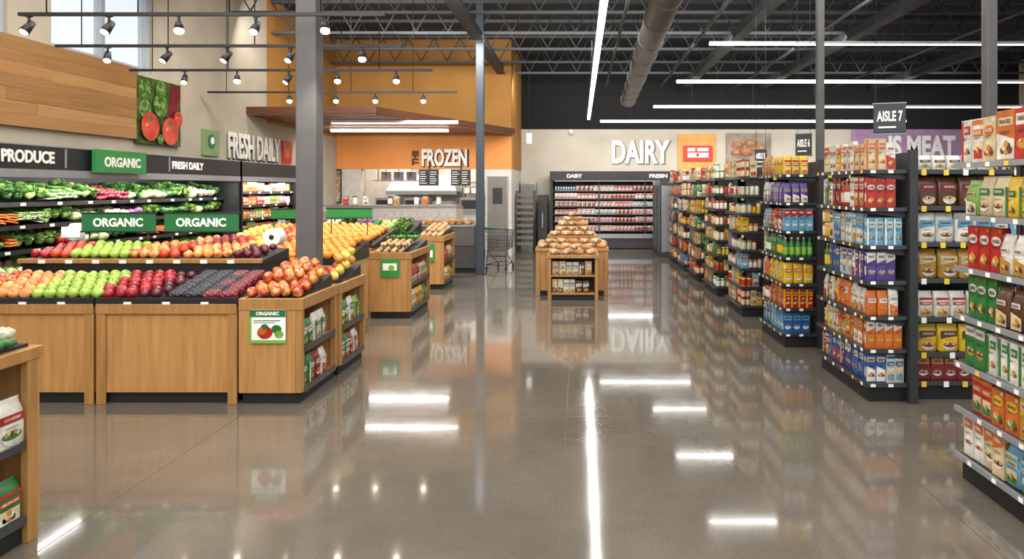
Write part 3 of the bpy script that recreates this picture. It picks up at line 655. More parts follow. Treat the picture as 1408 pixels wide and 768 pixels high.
ob('board',MB().box(-.12,.12,-.006,0,-.12,.12,green).box(-.09,.09,-.008,-.0061,-.03,.06,paper).disc((.02,-.0085,-.0),.04,M('lime_print','#7fb02f',.5)),parent=sg)
vheap([Po,Po,Ca,Po,Lt,Br,Ka],-2.7,-2.23,8.93,9.95,.84,.98,.1,'vegetables on the end cabinet','the wooden end cabinet',.75,1)
vheap([Po,Po],-2.66,-2.26,9.1,9.5,.91,.96,.09,'vegetables on the end cabinet','the wooden end cabinet',.8,1)
r,w,d=cabinet(-4.9,-2.8,9.2,10.4,.9,'maple produce island heaped with oranges and tomatoes')
tray(r,0,w,.02,d,.91,1.08)
heap([K_yel,K_or,K_tom,K_or,K_or,K_or,K_or],-4.85,-2.83,9.24,10.36,.92,1.05,'fruit on the far island','the wooden far island',.1,False,.04,.02)
r,w,d=endcab(-2.75,-2.27,11.4,12.4,.86,'maple end cabinet of potatoes with open side shelves',bc2,big=.95)
tray(r,.035,w-.035,.05,d-.035,.85,.98)
sg=emp('produce_sign',(-2.53,11.385,.62),label='small green produce sign on the cabinet front',cat='sign',group='cabinet signs')
ob('board',MB().box(-.11,.11,-.006,0,-.15,.15,green).box(-.08,.08,-.008,-.0061,-.08,.04,paper),parent=sg)
vheap([Po,Po],-2.7,-2.31,11.45,12.37,.87,.98,.095,'potatoes on the end cabinet','the wooden end cabinet')
vheap([Po],-2.66,-2.34,11.65,12.37,.94,1.03,.1,'potatoes on the end cabinet','the wooden end cabinet')
r,w,d=cabinet(-4.9,-2.82,11.3,12.2,.9,'maple produce island heaped with mixed vegetables')
tray(r,0,w,.02,d,.91,1.12)
vheap([Lt,Pe,Ca,Ka,Cb,Br,Na,Lt],-4.85,-2.9,11.34,12.15,.93,1.1,.14,'vegetables on the far island','the wooden far island',.85)
# near left cabinet
r=emp('produce_end_cabinet',(-3.9,2.25,0),label='maple cabinet with bagged snacks on side shelves, greens on top',cat='display cabinet',group='wooden end cabinets')
w=1.25; d=1.1; h=.9
ob('body',MB().box(0,w-.25,0,d,.1,h-.03,wood).box(w-.249,w,d-.02,d,.1,h-.03,wood),parent=r)
ob('toe_kick',MB().box(.02,w-.02,.02,d-.02,0,.099,toe),parent=r)
ob('corner_post',MB().box(w-.03,w+.01,d-.08,d-.021,.0,h-.03,woodd),parent=r,bevel=.004)
ob('top_rim',MB().box(0,w+.015,0,d+.01,h-.029,h+.03,woodd),parent=r,bevel=.004)
for z in (.11,.47): ob('shelf',MB().box(w-.248,w-.005,.0,d-.091,z,z+.02,woodd).box(w-.005,w+.007,0,d-.091,z-.015,z+.03,shelfm),parent=r)
row([(P,'green','red','white'),(P,'green','white','red'),(P,'red','white','green')],(-2.685,3.262),(-2.685,2.3),.131,R(90),True,'bagged goods on cabinet shelves','the wooden cabinet shelf',hmax=.33,size=1.6,jr=0)
row([(P,'white','red','green'),(P,'red','white','green'),(P,'white','red','lime')],(-2.685,3.262),(-2.685,2.3),.491,R(90),True,'bagged goods on cabinet shelves','the wooden cabinet shelf',hmax=.36,size=1.6,jr=0)
ob('display_tray',MB().box(.03,w-.03,.03,d-.03,h+.031,h+.045,black),parent=r)
for i in range(17):
    vput(Cu,(-2.765,2.35+i*.053,.972),(R(90),0,R(90+random.uniform(-6,6))),'cucumbers on the near cabinet','the near wooden cabinet')
for j,(x,z) in enumerate(((-2.75,1.02),(-2.9,1.05),(-3.06,1.05))):
    for i in range(7): vput([Ka,Lt,Ca,Lt][(i+j)%4],(x,2.36+.145*i,z-(.02 if j==0 else 0)),(0,0,i),'vegetables on the near cabinet','the near wooden cabinet',.85)
# ------------------------------------------------ wall cases
def wallcase(X0,Xf,Y0,Y1,label,zs):
    r=emp('refrigerated_wall_case',(Xf,Y0,0),label=label,cat='refrigerated case'); L_=Y1-Y0; dd=Xf-X0
    ob('lower_tub',MB().box(-dd,0,0,L_,.02,.6,dark).box(-.05,.02,0,L_,.55,.66,black),parent=r)
    ob('back_panel',MB().box(-dd,-dd+.05,0,L_,.6,2.1,liner),parent=r)
    ob('end_panel',MB().box(-dd,0,-.04,-.001,.02,2.1,black),parent=r); ob('end_panel',MB().box(-dd,0,L_+.001,L_+.04,.02,2.1,black),parent=r)
    ob('header_band',MB().box(-.06,.01,-.04,L_+.04,1.88,2.11,black).box(-dd,-.061,0,L_,2.0,2.11,black),parent=r)
    ob('header_trim',MB().box(.0101,.016,-.04,L_+.04,1.8,1.875,railp).box(.0101,.016,-.04,L_+.04,2.1,2.112,railp),parent=r)
    ob('light_tube',MB().box(-.12,-.08,.05,L_-.05,1.955,1.975,caseglow),parent=r)
    for z in zs:
        ob('shelf',MB().hexa([(-dd+.051,0,z+.06),(-.22,0,z-.06),(-.22,L_,z-.06),(-dd+.051,L_,z+.06),(-dd+.051,0,z+.075),(-.22,0,z-.045),(-.22,L_,z-.045),(-dd+.051,L_,z+.075)],black).box(-.219,-.205,0,L_,z-.065,z-.02,black),parent=r)
        mb=MB(); y=.2
        while y<L_-.1: mb.box(-.2049,-.203,y,y+.06,z-.055,z-.028,paper); y+=random.uniform(.25,.5)
        ob('price_tag',mb,parent=r,kind='stuff')
    ld=bpy.data.lights.new('case_lamp','AREA'); ld.shape='RECTANGLE'; ld.size=.1; ld.size_y=L_*.95; ld.energy=12*L_; ld.color=(1,.97,.92)
    lo=bpy.data.objects.new('case_lamp',ld); COL.objects.link(lo); lo.parent=r; lo.location=(-.05,L_/2,1.8); lo.rotation_euler=(0,R(20),0)
    return r
X0,Xf=-6.0,-5.2
zs=[1.58,1.36,1.12,.87]
case=wallcase(X0,Xf,5.2,10.4,'long black refrigerated case filled with fresh vegetables',zs)
secs=[[Lt,Na,Ka,Lt,Sc,Lt,Ra,Ka,Na,Br,Lt,Ca,Ka],[Ka,Lt,Cr,Sc,Lt,Na,Ca,Cb,Lt,Br,Lt,Na,Lt],[Ka,Lt,Cr,Lt,Pe,Na,Lt,Ka,Cr,Lt,Br,Sc,Ka],[Lt,Ka,Na,Po,Lt,Ka,Lt,Ca,Cr,Ka,Lt,Sc,Lt]]
for i,z in enumerate(zs):
    sc=secs[i]
    for rj,(xx,dz) in enumerate(((-5.46,-.015),(-5.60,.02),(-5.74,.055))):
        y=5.6+.05*rj
        while y<10.3:
            idx=min(max(int((y-5.5)/4.9*len(sc)+random.uniform(-.35,.35)),0),len(sc)-1); k=sc[idx]
            if random.random()<.16: k=random.choice([Lt,Ka,Na,Br])
            rr_=VG[k][3]; small=rr_<.05; al=k in(Cr,Ra,Na,Sc)
            vput(k,(xx+random.uniform(-.012,.012),y,z+dz+rr_*.7+random.uniform(0,.02)),(random.uniform(-.2,.2),random.uniform(-.1,.25),R(90)+random.uniform(-.35,.35) if al else random.uniform(0,6)),'vegetables in the wall case','the refrigerated case shelf',random.uniform(.8,1.1))
            if small: vput(k,(xx-.02,y+.03,z+dz+rr_*.7+.05),(0,.1,R(90)+random.uniform(-.4,.4)),'vegetables in the wall case','the refrigerated case shelf')
            y+=.13 if not small else .12
text('PRODUCE',(-5.183,6.43,1.995),FPX,.62,.12,paper,.003,label='white PRODUCE lettering on the black case header',cat='lettering')
text('FRESH DAILY',(-5.183,9.05,1.99),FPX,.72,.1,paper,.003,label='white FRESH DAILY lettering on the black case header',cat='lettering')
for y in (6.88,8.62): ob('header_divider',MB().box(.011,.02,y-5.2,y-5.18,1.9,2.09,railp),parent=case)
sg=emp('hanging_sign',(-5.1,7.62,1.98),(0,0,0),label='green ORGANIC sign fixed to the case header',cat='sign')
ob('board',MB().box(-.06,.0,-.4,.42,-.12,.13,green),parent=sg,bevel=.005); text('ORGANIC',(.002,.01,0),FPX,.6,.11,paper,.002,parent=sg)
wallcase(X0,Xf,10.55,12.9,'black refrigerated case of packaged salads and drinks',[1.66,1.44,1.22,1.0])
random.seed(5)
for z in [1.66,1.44,1.22,1.0]:
    sp_=[(random.choice([B,J,P]),random.choice(['white','beige','red','lime','pink','orange']),random.choice(['red','white','green']),random.choice(['white','red','gold'])) for _ in range(8)]
    row(sp_,(-5.46,10.6),(-5.46,12.85),z-.035,R(90),False,'packaged goods in the wall case','the refrigerated case shelf',hmax=.17,size=.85)
def orgsign(x,y,z,w,hh,txt=True,base=None):
    s=emp('produce_sign',(x,y,z),label='green ORGANIC sign on black rods above the produce' if txt else 'small plain green sign above the produce island',cat='sign',group='green produce signs')
    ob('board',MB().box(-w/2,w/2,0,.02,-hh/2,hh/2,dgreen if txt else green).box(-w/2-.012,w/2+.012,-.004,.024,hh/2,hh/2+.012,black).box(-w/2-.012,w/2+.012,-.004,.024,-hh/2-.012,-hh/2,black),parent=s)
    if txt: text('ORGANIC',(0,-.003,0),FY,w*.68,hh*.5,paper,.002,parent=s)
    bz=(base or 1.1)-z
    for q in (-1,1): ob('support_rod',MB().cyl((q*w*.4,.01,-hh/2-.012),(q*w*.4,.01,bz),.008,.008,black,6),parent=s)
for px in (162.5,276.5): orgsign(PX(px,6.5),6.5,PZ(305.5,6.5),101/F*6.5,24/F*6.5,True,1.12)
orgsign(PX(392,8.45),8.45,PZ(294,8.45),40/F*8.45,.11,False,1.04)
orgsign(PX(480,9.3),9.3,PZ(293,9.3),62/F*9.3,.12,False,.95)
rl=emp('produce_bag_roll',(PX(377,6.68),6.68,0),label='white plastic bag roll on a black stand',cat='bag dispenser')
ob('stand',MB().cyl((0,.0,0),(0,0,1.24),.016,.016,black,8).cyl((0,-.07,1.22),(0,.07,1.22),.01,.01,black,8).box(-.06,.06,-.06,.1,0.0,.02,black),parent=rl)
ob('bag_roll',MB().cyl((0,-.06,1.22),(0,.08,1.22),.085,.085,paper,20),parent=rl); ob('roll_core',MB().cyl((0,-.062,1.22),(0,-.0605,1.22),.025,.025,brown,12),parent=rl)
sc_=emp('produce_scale',(-4.95,6.72,0),label='white produce scale standing behind the raised shelf',cat='scale')
ob('stand',MB().cyl((0,0,0),(0,0,1.18),.03,.03,dark,10),parent=sc_)
ob('scale_head',MB().rev([(.05,1.18),(.07,1.2),(.07,1.32),(.05,1.35)],white,16).box(-.09,.09,-.08,-.07,1.22,1.32,white),parent=sc_)
# ------------------------------------------------ wall graphics
ps=emp('vegetable_poster',(WL+.03,9.75,2.77),label='tall photo poster of tomatoes, artichokes and greens',cat='poster')
mb=MB(); W_=.5; Hh=.46
ob('board',MB().box(-.02,.03,-W_,W_,-Hh,Hh,M('poster_dark','#20300f',.5,h2='#4a6128',scale=8)),parent=ps)
pr=[M('p_red','#b5271a',.4,h2='#d64a2c',scale=6),M('p_green','#4d7a2c',.4,h2='#28501e',scale=14),M('p_lt','#88a850',.4,h2='#4d7a2c',scale=14),M('p_wine','#6e1824',.4),M('p_hi','#f0a08a',.4)]
c_=0
def pd(y,z,r_,m,n=18,sy=1):
    global c_
    c_+=1; mb.disc((.031+.0003*c_,y,z),r_,m,axis='x',n=n,sy=sy)
for (y,z,rr2,m) in [(-.34,.3,.14,1),(.35,.3,.14,3),(.3,.08,.14,3),(-.35,.02,.13,2),(.0,.33,.12,2),(-.02,.1,.17,1),(.38,-.1,.1,1),(-.27,-.22,.2,0),(.19,-.25,.2,0),(.38,-.05,.11,0),(-.05,-.38,.07,1)]:
    y=max(-W_+rr2,min(W_-rr2,y)); z=max(-Hh+rr2,min(Hh-rr2,z)); pd(y,z,rr2,pr[m])
    if m in(1,2):
        for ring in (3,2,1):
            for q in range(3+ring*2):
                t=q*6.283/(3+ring*2)+ring; pd(y+rr2*.24*ring*math.cos(t),z+rr2*.24*ring*math.sin(t),rr2*.22,pr[2 if (q+ring)%2 else 1],6)
    if m==0:
        for q in range(5):
            t=q*1.257; pd(y+rr2*.2*math.cos(t),z+rr2*.55+rr2*.1*math.sin(t),rr2*.12,pr[1],5)
        pd(y-rr2*.4,z+rr2*.1,rr2*.12,pr[4],8)
ob('printed_picture',mb,parent=ps)
g=emp('wall_sign',(WL+.02,11.15,2.42),label='small green leaf sign on the cream wall',cat='sign')
ob('board',MB().box(-.015,.02,-.24,.24,-.2,.22,M('sage','#7d9a63',.5)),parent=g); ob('printed_leaf',MB().disc((.022,0,.03),.12,dgreen,axis='x').disc((.023,.03,.05),.06,paper,axis='x'),parent=g)
letc=M('letter_cream','#f3efe4',.5)
text('FRESH DAILY',(WL+.035,12.7,2.44),FPX,2.0,.46,letc,.008,name='wall_lettering',label='raised cream FRESH DAILY letters on the wall',cat='lettering',bold=.02)
text('FRESH DAILY',(WL+.006,12.76,2.41),FPX,2.04,.48,brown,.004,name='wall_lettering',label='dark letter shapes imitating the shadow of the FRESH DAILY lettering',cat='lettering',bold=.04)  # offset dark copy stands in for the shadow of the raised letters
g=emp('wall_sign',(WL+.02,14.05,2.42),label='small red tomato picture on the cream wall',cat='sign')
ob('board',MB().box(-.015,.02,-.2,.2,-.22,.24,red),parent=g); ob('printed_picture',MB().disc((.022,0,0),.13,M('p_or','#e8743a',.5),axis='x').disc((.023,0,.1),.06,green,axis='x'),parent=g)
text('FROZEN',(PX(611,16.98),16.975,PZ(216.5,17)),FY,62/F*17,24/F*17,letc,.008,name='wall_lettering',label='raised pale FROZEN letters on the orange wall',cat='lettering',bold=.035)
text('FROZEN',(PX(611,16.98)+.03,16.99,PZ(217.5,17)),FY,64/F*17,25/F*17,brown,.004,name='wall_lettering',label='dark letter shapes imitating the shadow of the FROZEN lettering',cat='lettering',bold=.055)  # letter shadow built as a shifted brown copy, not a real backing
text('THE',(PX(571,16.98),16.98,PZ(217,17)),(R(90),R(-90),0),.36,.16,brown,.015,name='wall_lettering',label='small dark THE lettering turned sideways on the orange wall',cat='lettering',bold=.05)
text('DAIRY',(PX(881,19.87),19.88,PZ(208.5,19.87)),FY,80/F*19.87,32/F*19.87,white,.008,name='wall_lettering',label='large white raised DAIRY letters on the beige wall',cat='lettering',bold=.035)
text('DAIRY',(PX(882,19.87)+.02,19.893,PZ(209.5,19.87)),FY,82/F*19.87,33.5/F*19.87,M('letter_shadow','#7a7469',.7),.004,name='wall_lettering',label='grey letter shapes imitating the shadow of the DAIRY lettering',cat='lettering',bold=.05)  # shade around the raised letters, modelled as a slightly larger grey copy
text('IS MEAT',(PX(1268,19.87),19.88,PZ(201,19.87)),FY,92/F*19.87,30/F*19.87,white,.01,name='wall_lettering',label='large white raised MEAT letters on the purple wall',cat='lettering',bold=.04)
Yb=BY-.01
def wp(px0,px1,py0,py1,mat,label,name='wall_poster'):
    o=emp(name,(PX((px0+px1)/2,Yb),Yb-.02,PZ((py0+py1)/2,Yb)),label=label,cat='poster'); w=(px1-px0)/2/F*Yb; h=(py1-py0)/2/F*Yb
    ob('board',MB().box(-w,w,-.01,.02,-h,h,mat),parent=o); return o,w,h
o,w,h=wp(932,984,184,236,M('poster_ochre','#cf9440',.5,h2='#dba653',scale=2),'ochre wall panel with a red and white sign')
ob('red_sign',MB().box(-w*.72,w*.82,-.05,-.012,-h*.45,h*.38,red).box(-w*.5,w*.6,-.056,-.051,-h*.25,h*.0,paper).box(-w*.5,-w*.1,-.056,-.051,h*.08,h*.25,paper).box(w*.0,w*.6,-.056,-.051,h*.08,h*.25,paper).box(-w*.05,w*.1,-.058,-.0565,-h*.2,-.02,red),parent=o)
o,w,h=wp(998,1060,183,224,M('poster_bread','#a39686',.5,h2='#7d6d60',scale=3),'photo poster of fresh bread loaves')
mb=MB()
for i,(a,c,s_) in enumerate(((-.5,.2,.3),(.1,.3,.32),(.5,-.05,.3),(-.1,-.25,.36),(-.55,-.35,.25))):
    for q in range(3): mb.disc((a*w,-.012-.001*(i*3+q),c*h+q*.02),s_*w*(1-.28*q),M('loaf%d'%q,['#6b381c','#9c5f32','#cf9a62'][q],.5,h2='#a5683a',scale=6),sy=.55)
ob('printed_bread',mb,parent=o)
# dairy case
r=emp('dairy_case',(PX(760,19.0),19.0,0),label='wide black refrigerated dairy case along the back wall',cat='refrigerated case'); Wd=PX(952,19)-PX(760,19)
ob('lower_tub',MB().box(0,Wd,0,.8,.02,.38,dark).box(0,Wd,-.03,.02,.3,.42,steel),parent=r)
ob('back_panel',MB().box(0,Wd,.74,.8,.38,2.1,M('case_back','#5a5052',.5)),parent=r)
ob('end_panel',MB().box(-.08,-.001,0,.8,0.0,2.1,black),parent=r); ob('end_panel',MB().box(Wd+.001,Wd+.08,0,.8,0,2.1,black),parent=r)
ob('header_band',MB().box(-.08,Wd+.08,-.03,.3,1.9,2.16,black).box(0,Wd,.301,.8,2.0,2.1,black),parent=r)
ob('light_tube',MB().box(.05,Wd-.05,.02,.08,1.88,1.898,M('dairy_tube','#e8e0d8',.5,emit=.6)),parent=r)
text('DAIRY',(PX(790,19)-PX(760,19),-.035,2.03),FY,.42,.11,paper,.003,parent=r); text('FRESIN',(PX(905,19)-PX(760,19),-.035,2.03),FY,.5,.11,paper,.003,parent=r)
dz=[1.62,1.4,1.18,.96,.74,.5]
for z in dz: ob('shelf',MB().box(0,Wd,.2,.739,z-.025,z,shelfm),parent=r)
for q in (.33,.66): ob('divider',MB().box(Wd*q,Wd*q+.03,.16,.19,.42,1.88,dark),parent=r)
x=PX(760,19)
for i,z in enumerate(dz):
    sp_=[(T if i==0 else B,'white','sky','blue'),(B,'white','pink','red'),(B,'pink','white','crimson'),(B,'pink','crimson','white'),(B,'crimson','white','red'),(B,'pink','white','pink'),(B,'crimson','white','pink')]
    random.shuffle(sp_)
    row(sp_,(x+.05,19.26),(x+Wd-.05,19.26),z,0,False,'packages in the dairy case','the dairy case shelf',hmax=.15,size=1.0,gap=.012,nm='chilled_food_package')
ld=bpy.data.lights.new('case_lamp','AREA'); ld.shape='RECTANGLE'; ld.size=Wd*.95; ld.size_y=.1; ld.energy=14
lo=bpy.data.objects.new('case_lamp',ld); COL.objects.link(lo); lo.parent=r; lo.location=(Wd/2,-.02,1.86); lo.rotation_euler=(R(-20),0,0)
for k,(Y) in enumerate((16.6,17.45)):
    r=emp('glass_door_cooler',(1.95,Y,0),label='upright glass-door drinks cooler with stocked shelves',cat='cooler',group='glass-door coolers')
    ob('cabinet_body',MB().box(0,.6,0,.8,0,.14,dark).box(.04,.6,0,.03,.14,1.75,steel).box(.04,.6,.77,.8,.14,1.75,steel).box(.57,.6,.03,.77,.14,1.75,white).box(0,.6,0,.8,1.75,1.9,dark),parent=r)
    dr=ob('door',MB().box(0,.035,0.0,.05,.14,1.75,dark).box(0,.035,.75,.8,.14,1.75,dark).box(0,.035,.38,.42,.14,1.75,dark).box(.01,.015,.05,.75,.14,1.75,glass),parent=r)
    ob('handle',MB().box(-.03,0,.36,.38,.7,1.2,chrome),parent=dr)
    for z in (.4,.7,1.0,1.3):
        ob('shelf',MB().box(.06,.56,.03,.77,z-.01,z,railp),parent=r)
        row([(B,'sky','white','blue'),(B,'blue','white','red'),(P,'white','sky','blue')],(2.06,Y+.05),(2.06,Y+.76),z,R(-90),False,'cooler packages','the glass-door cooler shelf',hmax=.22,nm='chilled_food_package')
rackm=M('rack_dark','#4a4744',.4,metal=.4)
r=emp('steel_rack',(-1.66,17.9,0),label='tall dark rack with stacked steel trays',cat='rack')
for x in (0,.45):
    for y in (0,.5): ob('upright',MB().cyl((x,y,0),(x,y,1.62),.018,.018,rackm,8),parent=r)
for i in range(9): ob('tray',MB().box(.0,.45,0,.5,.2+i*.16,.215+i*.16,rackm).box(0,.45,-.01,.0,.2+i*.16,.28+i*.16,M('tray_front','#6d6863',.4,metal=.3)),parent=r)
r=emp('storage_cabinet',(-1.17,18.9,0),label='black storage cabinet by the back wall',cat='cabinet')
ob('body',MB().box(0,.28,.05,.6,.05,1.5,black).box(.02,.26,0.03,.049,.1,1.45,dark),parent=r); ob('foot',MB().box(.03,.08,.06,.11,0,.05,steel),parent=r); ob('foot',MB().box(.2,.25,.06,.11,0,.05,steel),parent=r)
ob('door_handle',MB().box(.13,.15,.0,.03,.6,1.0,chrome),parent=r)
r=emp('reach_in_fridge',(-1.66,19.2,0),label='pale reach-in fridge beside the dairy case',cat='fridge')
ob('body',MB().box(0,.42,.0,.6,.0,1.85,steel),parent=r); ob('door',MB().box(.02,.4,-.03,-.001,.12,1.8,M('fridge_door','#7d7870',.3,metal=.4)),parent=r); ob('handle',MB().box(.05,.07,-.06,-.03,.8,1.2,chrome),parent=r)
# ------------------------------------------------ kitchen
r=emp('deli_counter',(-4.6,13.6,0),label='stainless and grey bread counter with a glass guard',cat='counter')
W_=2.5
ob('body',MB().box(0,W_,.02,.9,.1,.92,M('counter_grey','#4a4846',.4)).box(0,W_,0,.02,.55,.92,M('counter_front','#6f6c68',.35,metal=.4)),parent=r)
ob('toe_kick',MB().box(.04,W_-.04,.06,.88,0,.1,toe),parent=r); ob('worktop',MB().box(-.01,W_+.01,-.02,.92,.92,.96,steel),parent=r,bevel=.004)
ob('glass_guard',MB().box(0.02,W_-.02,.52,.525,.97,1.25,glass).box(0.02,W_-.02,.35,.65,1.25,1.26,glass),parent=r)
crust=M('bread_crust','#a06a34',.6,h2='#c38f55',scale=9,vary=.2,bump=.3); wrapm=M('bread_bag','#c6a071',.25,h2='#9c7244',scale=12,vary=.22); wrapw=M('bag_clear','#ddd5c6',.25)
def loafmesh(m,L_,w,h,neck):
    mb=MB(); rings=[]
    for (u,s_) in ((-.5,.6),(-.46,.9),(-.2,1),(.2,1),(.46,.9),(.5,.6)):
        rings.append([(u*L_,a_*s_,b_*s_+h/2*(1-.0)) for (a_,b_,_z) in sring(w/2,h/2,0,12,.6)])
    mb.loft(rings,m)
    if neck: mb.cyl((.48*L_,0,h*.5),(.56*L_,0,h*.5),.012,.01,wrapw,7).cyl((.56*L_,0,h*.5),(.62*L_,0,h*.55),.01,.025,wrapw,7); mb.box(-.14*L_,.14*L_,-w/2-.002,-w/2+.004,h*.25,h*.75,pm('white'))
    return mb
bm=loafmesh(crust,.22,.12,.1,False).mesh('bread_loaf'); bag=loafmesh(wrapm,.15,.1,.075,True).mesh('bagged_bread')
for i in range(16):
    for j in range(3): ob('bread_loaf' if (i+j)%3 else 'bagged_bread',bm if (i+j)%3 else bag,(-4.5+i*.15,13.72+j*.24 if j<2 else 14.38,.961),(0,0,R(90)),label='crusty brown bread loaf on the counter' if (i+j)%3 else 'clear bagged bread on the counter',cat='bread',group='bread on the counter')
r=emp('pastry_case',(-5.95,15.3,0),label='long glass-topped pastry case with steel front',cat='display case'); W_=3.2
ob('body',MB().box(0,W_,.02,.8,.1,.8,steel).box(0,W_,.0,.02,.1,.75,M('counter_dark','#3f3c3a',.4)),parent=r); ob('toe_kick',MB().box(.04,W_-.04,.06,.78,0,.099,toe),parent=r)
ob('glass_case',MB().box(.02,W_-.02,.02,.025,.8,1.28,glass),parent=r); ob('top_shelf',MB().box(0,W_,.0,.5,1.28,1.31,steel).box(0,W_,.78,.8,.8,1.28,M('case_wood_back','#7a5a3c',.5)),parent=r); ob('shelf',MB().box(.02,W_-.02,.2,.7,1.04,1.05,steel),parent=r)
for i in range(18):
    for z in (.801,1.051): ob('bread_loaf',bm,(-5.8+i*.17,15.5,z),(0,0,R(90)),label='brown bread loaf inside the pastry case',cat='bread',group='bread in the pastry case')
for i,(x,c) in enumerate(((-5.3,'red'),(-5.1,'beige'),(-4.85,'white'),(-4.3,'brown'),(-4.15,'gold'),(-3.7,'white'),(-3.5,'orange'),(-3.2,'beige'))): put(J if i%2 else B,.11,.09,.2,c,'white','brown',i,(x,15.5,1.311),0,False,'goods on the pastry case','top of the pastry case')
r=emp('kitchen_counter',(-5.4,17.6,0),label='stainless steel kitchen work counter',cat='counter')
ob('body',MB().box(0,3.0,0,.6,.1,.9,steel).box(0,3.0,-.02,.62,.9,.94,steel),parent=r); ob('toe_kick',MB().box(.05,2.95,.05,.55,0,.1,toe),parent=r)
for i in range(5): ob('drawer',MB().box(.05+i*.6,.6+i*.58,-.04,-.021,.6,.86,steel),parent=r)
for x in (-5.3,-4.55,-3.1):
    r=emp('kitchen_oven',(x,17.7,.94),label='stainless countertop oven with black glass door',cat='oven',group='countertop ovens')
    ob('body',MB().box(0,.6,0,.45,0,.5,steel),parent=r); ob('door',MB().box(.04,.42,-.02,-.001,.06,.44,black),parent=r)
    for z in (.3,.15): ob('knob',MB().cyl((.52,-.03,z),(.52,0,z),.025,.025,black,10),parent=r)
r=emp('espresso_machine',(-3.8,17.7,.94),label='stainless coffee machine on the kitchen counter',cat='coffee machine')
ob('body',MB().box(0,.5,.1,.4,0,.4,steel).box(0,.5,-.05,.1,.28,.4,steel).box(0,.5,-.05,.1,0,.05,black),parent=r)
for x in (.15,.35): ob('group_head',MB().cyl((x,0,.28),(x,0,.2),.03,.03,black,10),parent=r)
r=emp('range_hood',(-5.2,18.3,1.6),label='stainless extractor hood above the kitchen line',cat='extractor hood')
ob('canopy',MB().hexa([(0,0,0),(1.9,0,0),(1.9,.95,0),(0,.95,0),(.2,.3,.45),(1.7,.3,.45),(1.7,.95,.45),(.2,.95,.45)],steel).box(0,1.9,-.01,.0,-.08,.02,steel),parent=r); ob('duct',MB().box(.6,1.2,.5,.95,.451,1.29,steel),parent=r)
r=emp('kitchen_rack',(-3.2,18.7,0),label='dark wire rack with stacked kitchen containers',cat='rack')
for x in (0,.8):
    for y in (0,.4): ob('upright',MB().cyl((x,y,0),(x,y,1.9),.018,.018,dark,8),parent=r)
for z in (.3,.8,1.2,1.55,1.85): ob('shelf',MB().box(0,.8,0,.4,z-.02,z,dark),parent=r)
for z in (1.2,1.55,.8):
    for i in range(4): ob('food_container',MB().box(-.07,.07,-.12,.12,0,.16,white).box(-.075,.075,-.125,.125,.16,.18,red if i%2 else steel),(-3.1+i*.19,18.9,z),label='plastic food container with lid on the kitchen rack',cat='container',group='kitchen containers')
shx=PX(520,17.75)-.1
ob('wall_shelf',MB().box(0,1.6,0,.35,0,.03,steel).box(.1,.13,.1,.13,.03,1.0,steel).box(1.47,1.5,.1,.13,.03,1.0,steel),(shx,17.6,1.868),label='hanging stainless shelf above the kitchen counter',cat='shelf')
for i in range(4): ob('stock_pot',MB().rev([(.12,0),(.13,.02),(.13,.2),(.135,.205)],steel,16).rev([(.13,.206),(.1,.235),(.02,.24)],steel,16).cyl((0,0,.24),(0,0,.27),.02,.02,black,8),(shx+.3+.33*i,17.79,1.899),label='steel stock pot on a high kitchen shelf',cat='pot',group='stock pots')
for (p0,p1) in ((576,603),(620,647)):
    Y=16.9; r=emp('menu_board',(PX((p0+p1)/2,Y),Y,PZ(244,Y)),label='black menu board with white text hung under the bulkhead',cat='menu board',group='menu boards')
    w=(p1-p0)/2/F*Y
    ob('board',MB().box(-w,w,0,.03,-.2,.2,black),parent=r)
    mb=MB()
    for i in range(6):
        for s_ in (-1,1): mb.box(s_*w*.5-w*.38,s_*w*.5+w*random.uniform(.1,.35),-.004,0,.13-i*.055,.145-i*.055,paper)
    ob('menu_lines',mb,parent=r); ob('bracket',MB().box(-.01,.01,.031,.1,.1,.4,black),parent=r)
r=emp('framed_picture',(PX(460,16.95),16.98,PZ(256,17)),label='framed dark picture on the white pier',cat='picture')
ob('frame',MB().box(-.16,.16,0,.03,-.42,.42,dark),parent=r); ob('print',MB().box(-.13,.13,-.004,-.0005,-.38,.38,M('pic_brown','#c9b79a',.5,h2='#6e4a30',scale=8)),parent=r)
# ------------------------------------------------ shopping cart
r=emp('shopping_cart',(-1.66,14.3,0),(0,0,R(-12)),label='wire shopping cart with green handle parked by the column',cat='shopping cart'); r.scale=(.88,.88,.88)
wire=M('cart_wire','#3f4244',.4,metal=.6)
def P3(u,v,w_):
    x0_=-.30+.05*(1-w_); x1_=.42+.04*w_; hw=(.26-.05*u)*(.85+.15*w_); zz=.45+(.5+.08*(1-u))*w_*.9+.06*u*(1-w_)
    return Vector((v*hw,x0_+(x1_-x0_)*u,zz))
mb=MB()
for v in (-1,1):
    for i in range(13): mb.cyl(P3(i/12,v,0),P3(i/12,v,1),.004,.004,wire,5)
    for j in range(7): mb.cyl(P3(0,v,j/6),P3(1,v,j/6),.004 if 0<j<6 else .008,.004 if 0<j<6 else .008,wire,5)
for u in (0,1):
    for i in range(9): mb.cyl(P3(u,-1+i/4,0),P3(u,-1+i/4,1),.004,.004,wire,5)
    for j in range(7): mb.cyl(P3(u,-1,j/6),P3(u,1,j/6),.004,.004,wire,5)
for i in range(9): mb.cyl(P3(0,-1+i/4,0),P3(1,-1+i/4,0),.004,.004,wire,5)
ob('basket',mb,parent=r)
ob('handle',MB().cyl((-.27,-.4,1.0),(.27,-.4,1.0),.016,.016,green,10).cyl((-.25,-.4,1.0),(-.25,-.28,.9),.01,.01,wire,6).cyl((.25,-.4,1.0),(.25,-.28,.9),.01,.01,wire,6),parent=r)
mb=MB()
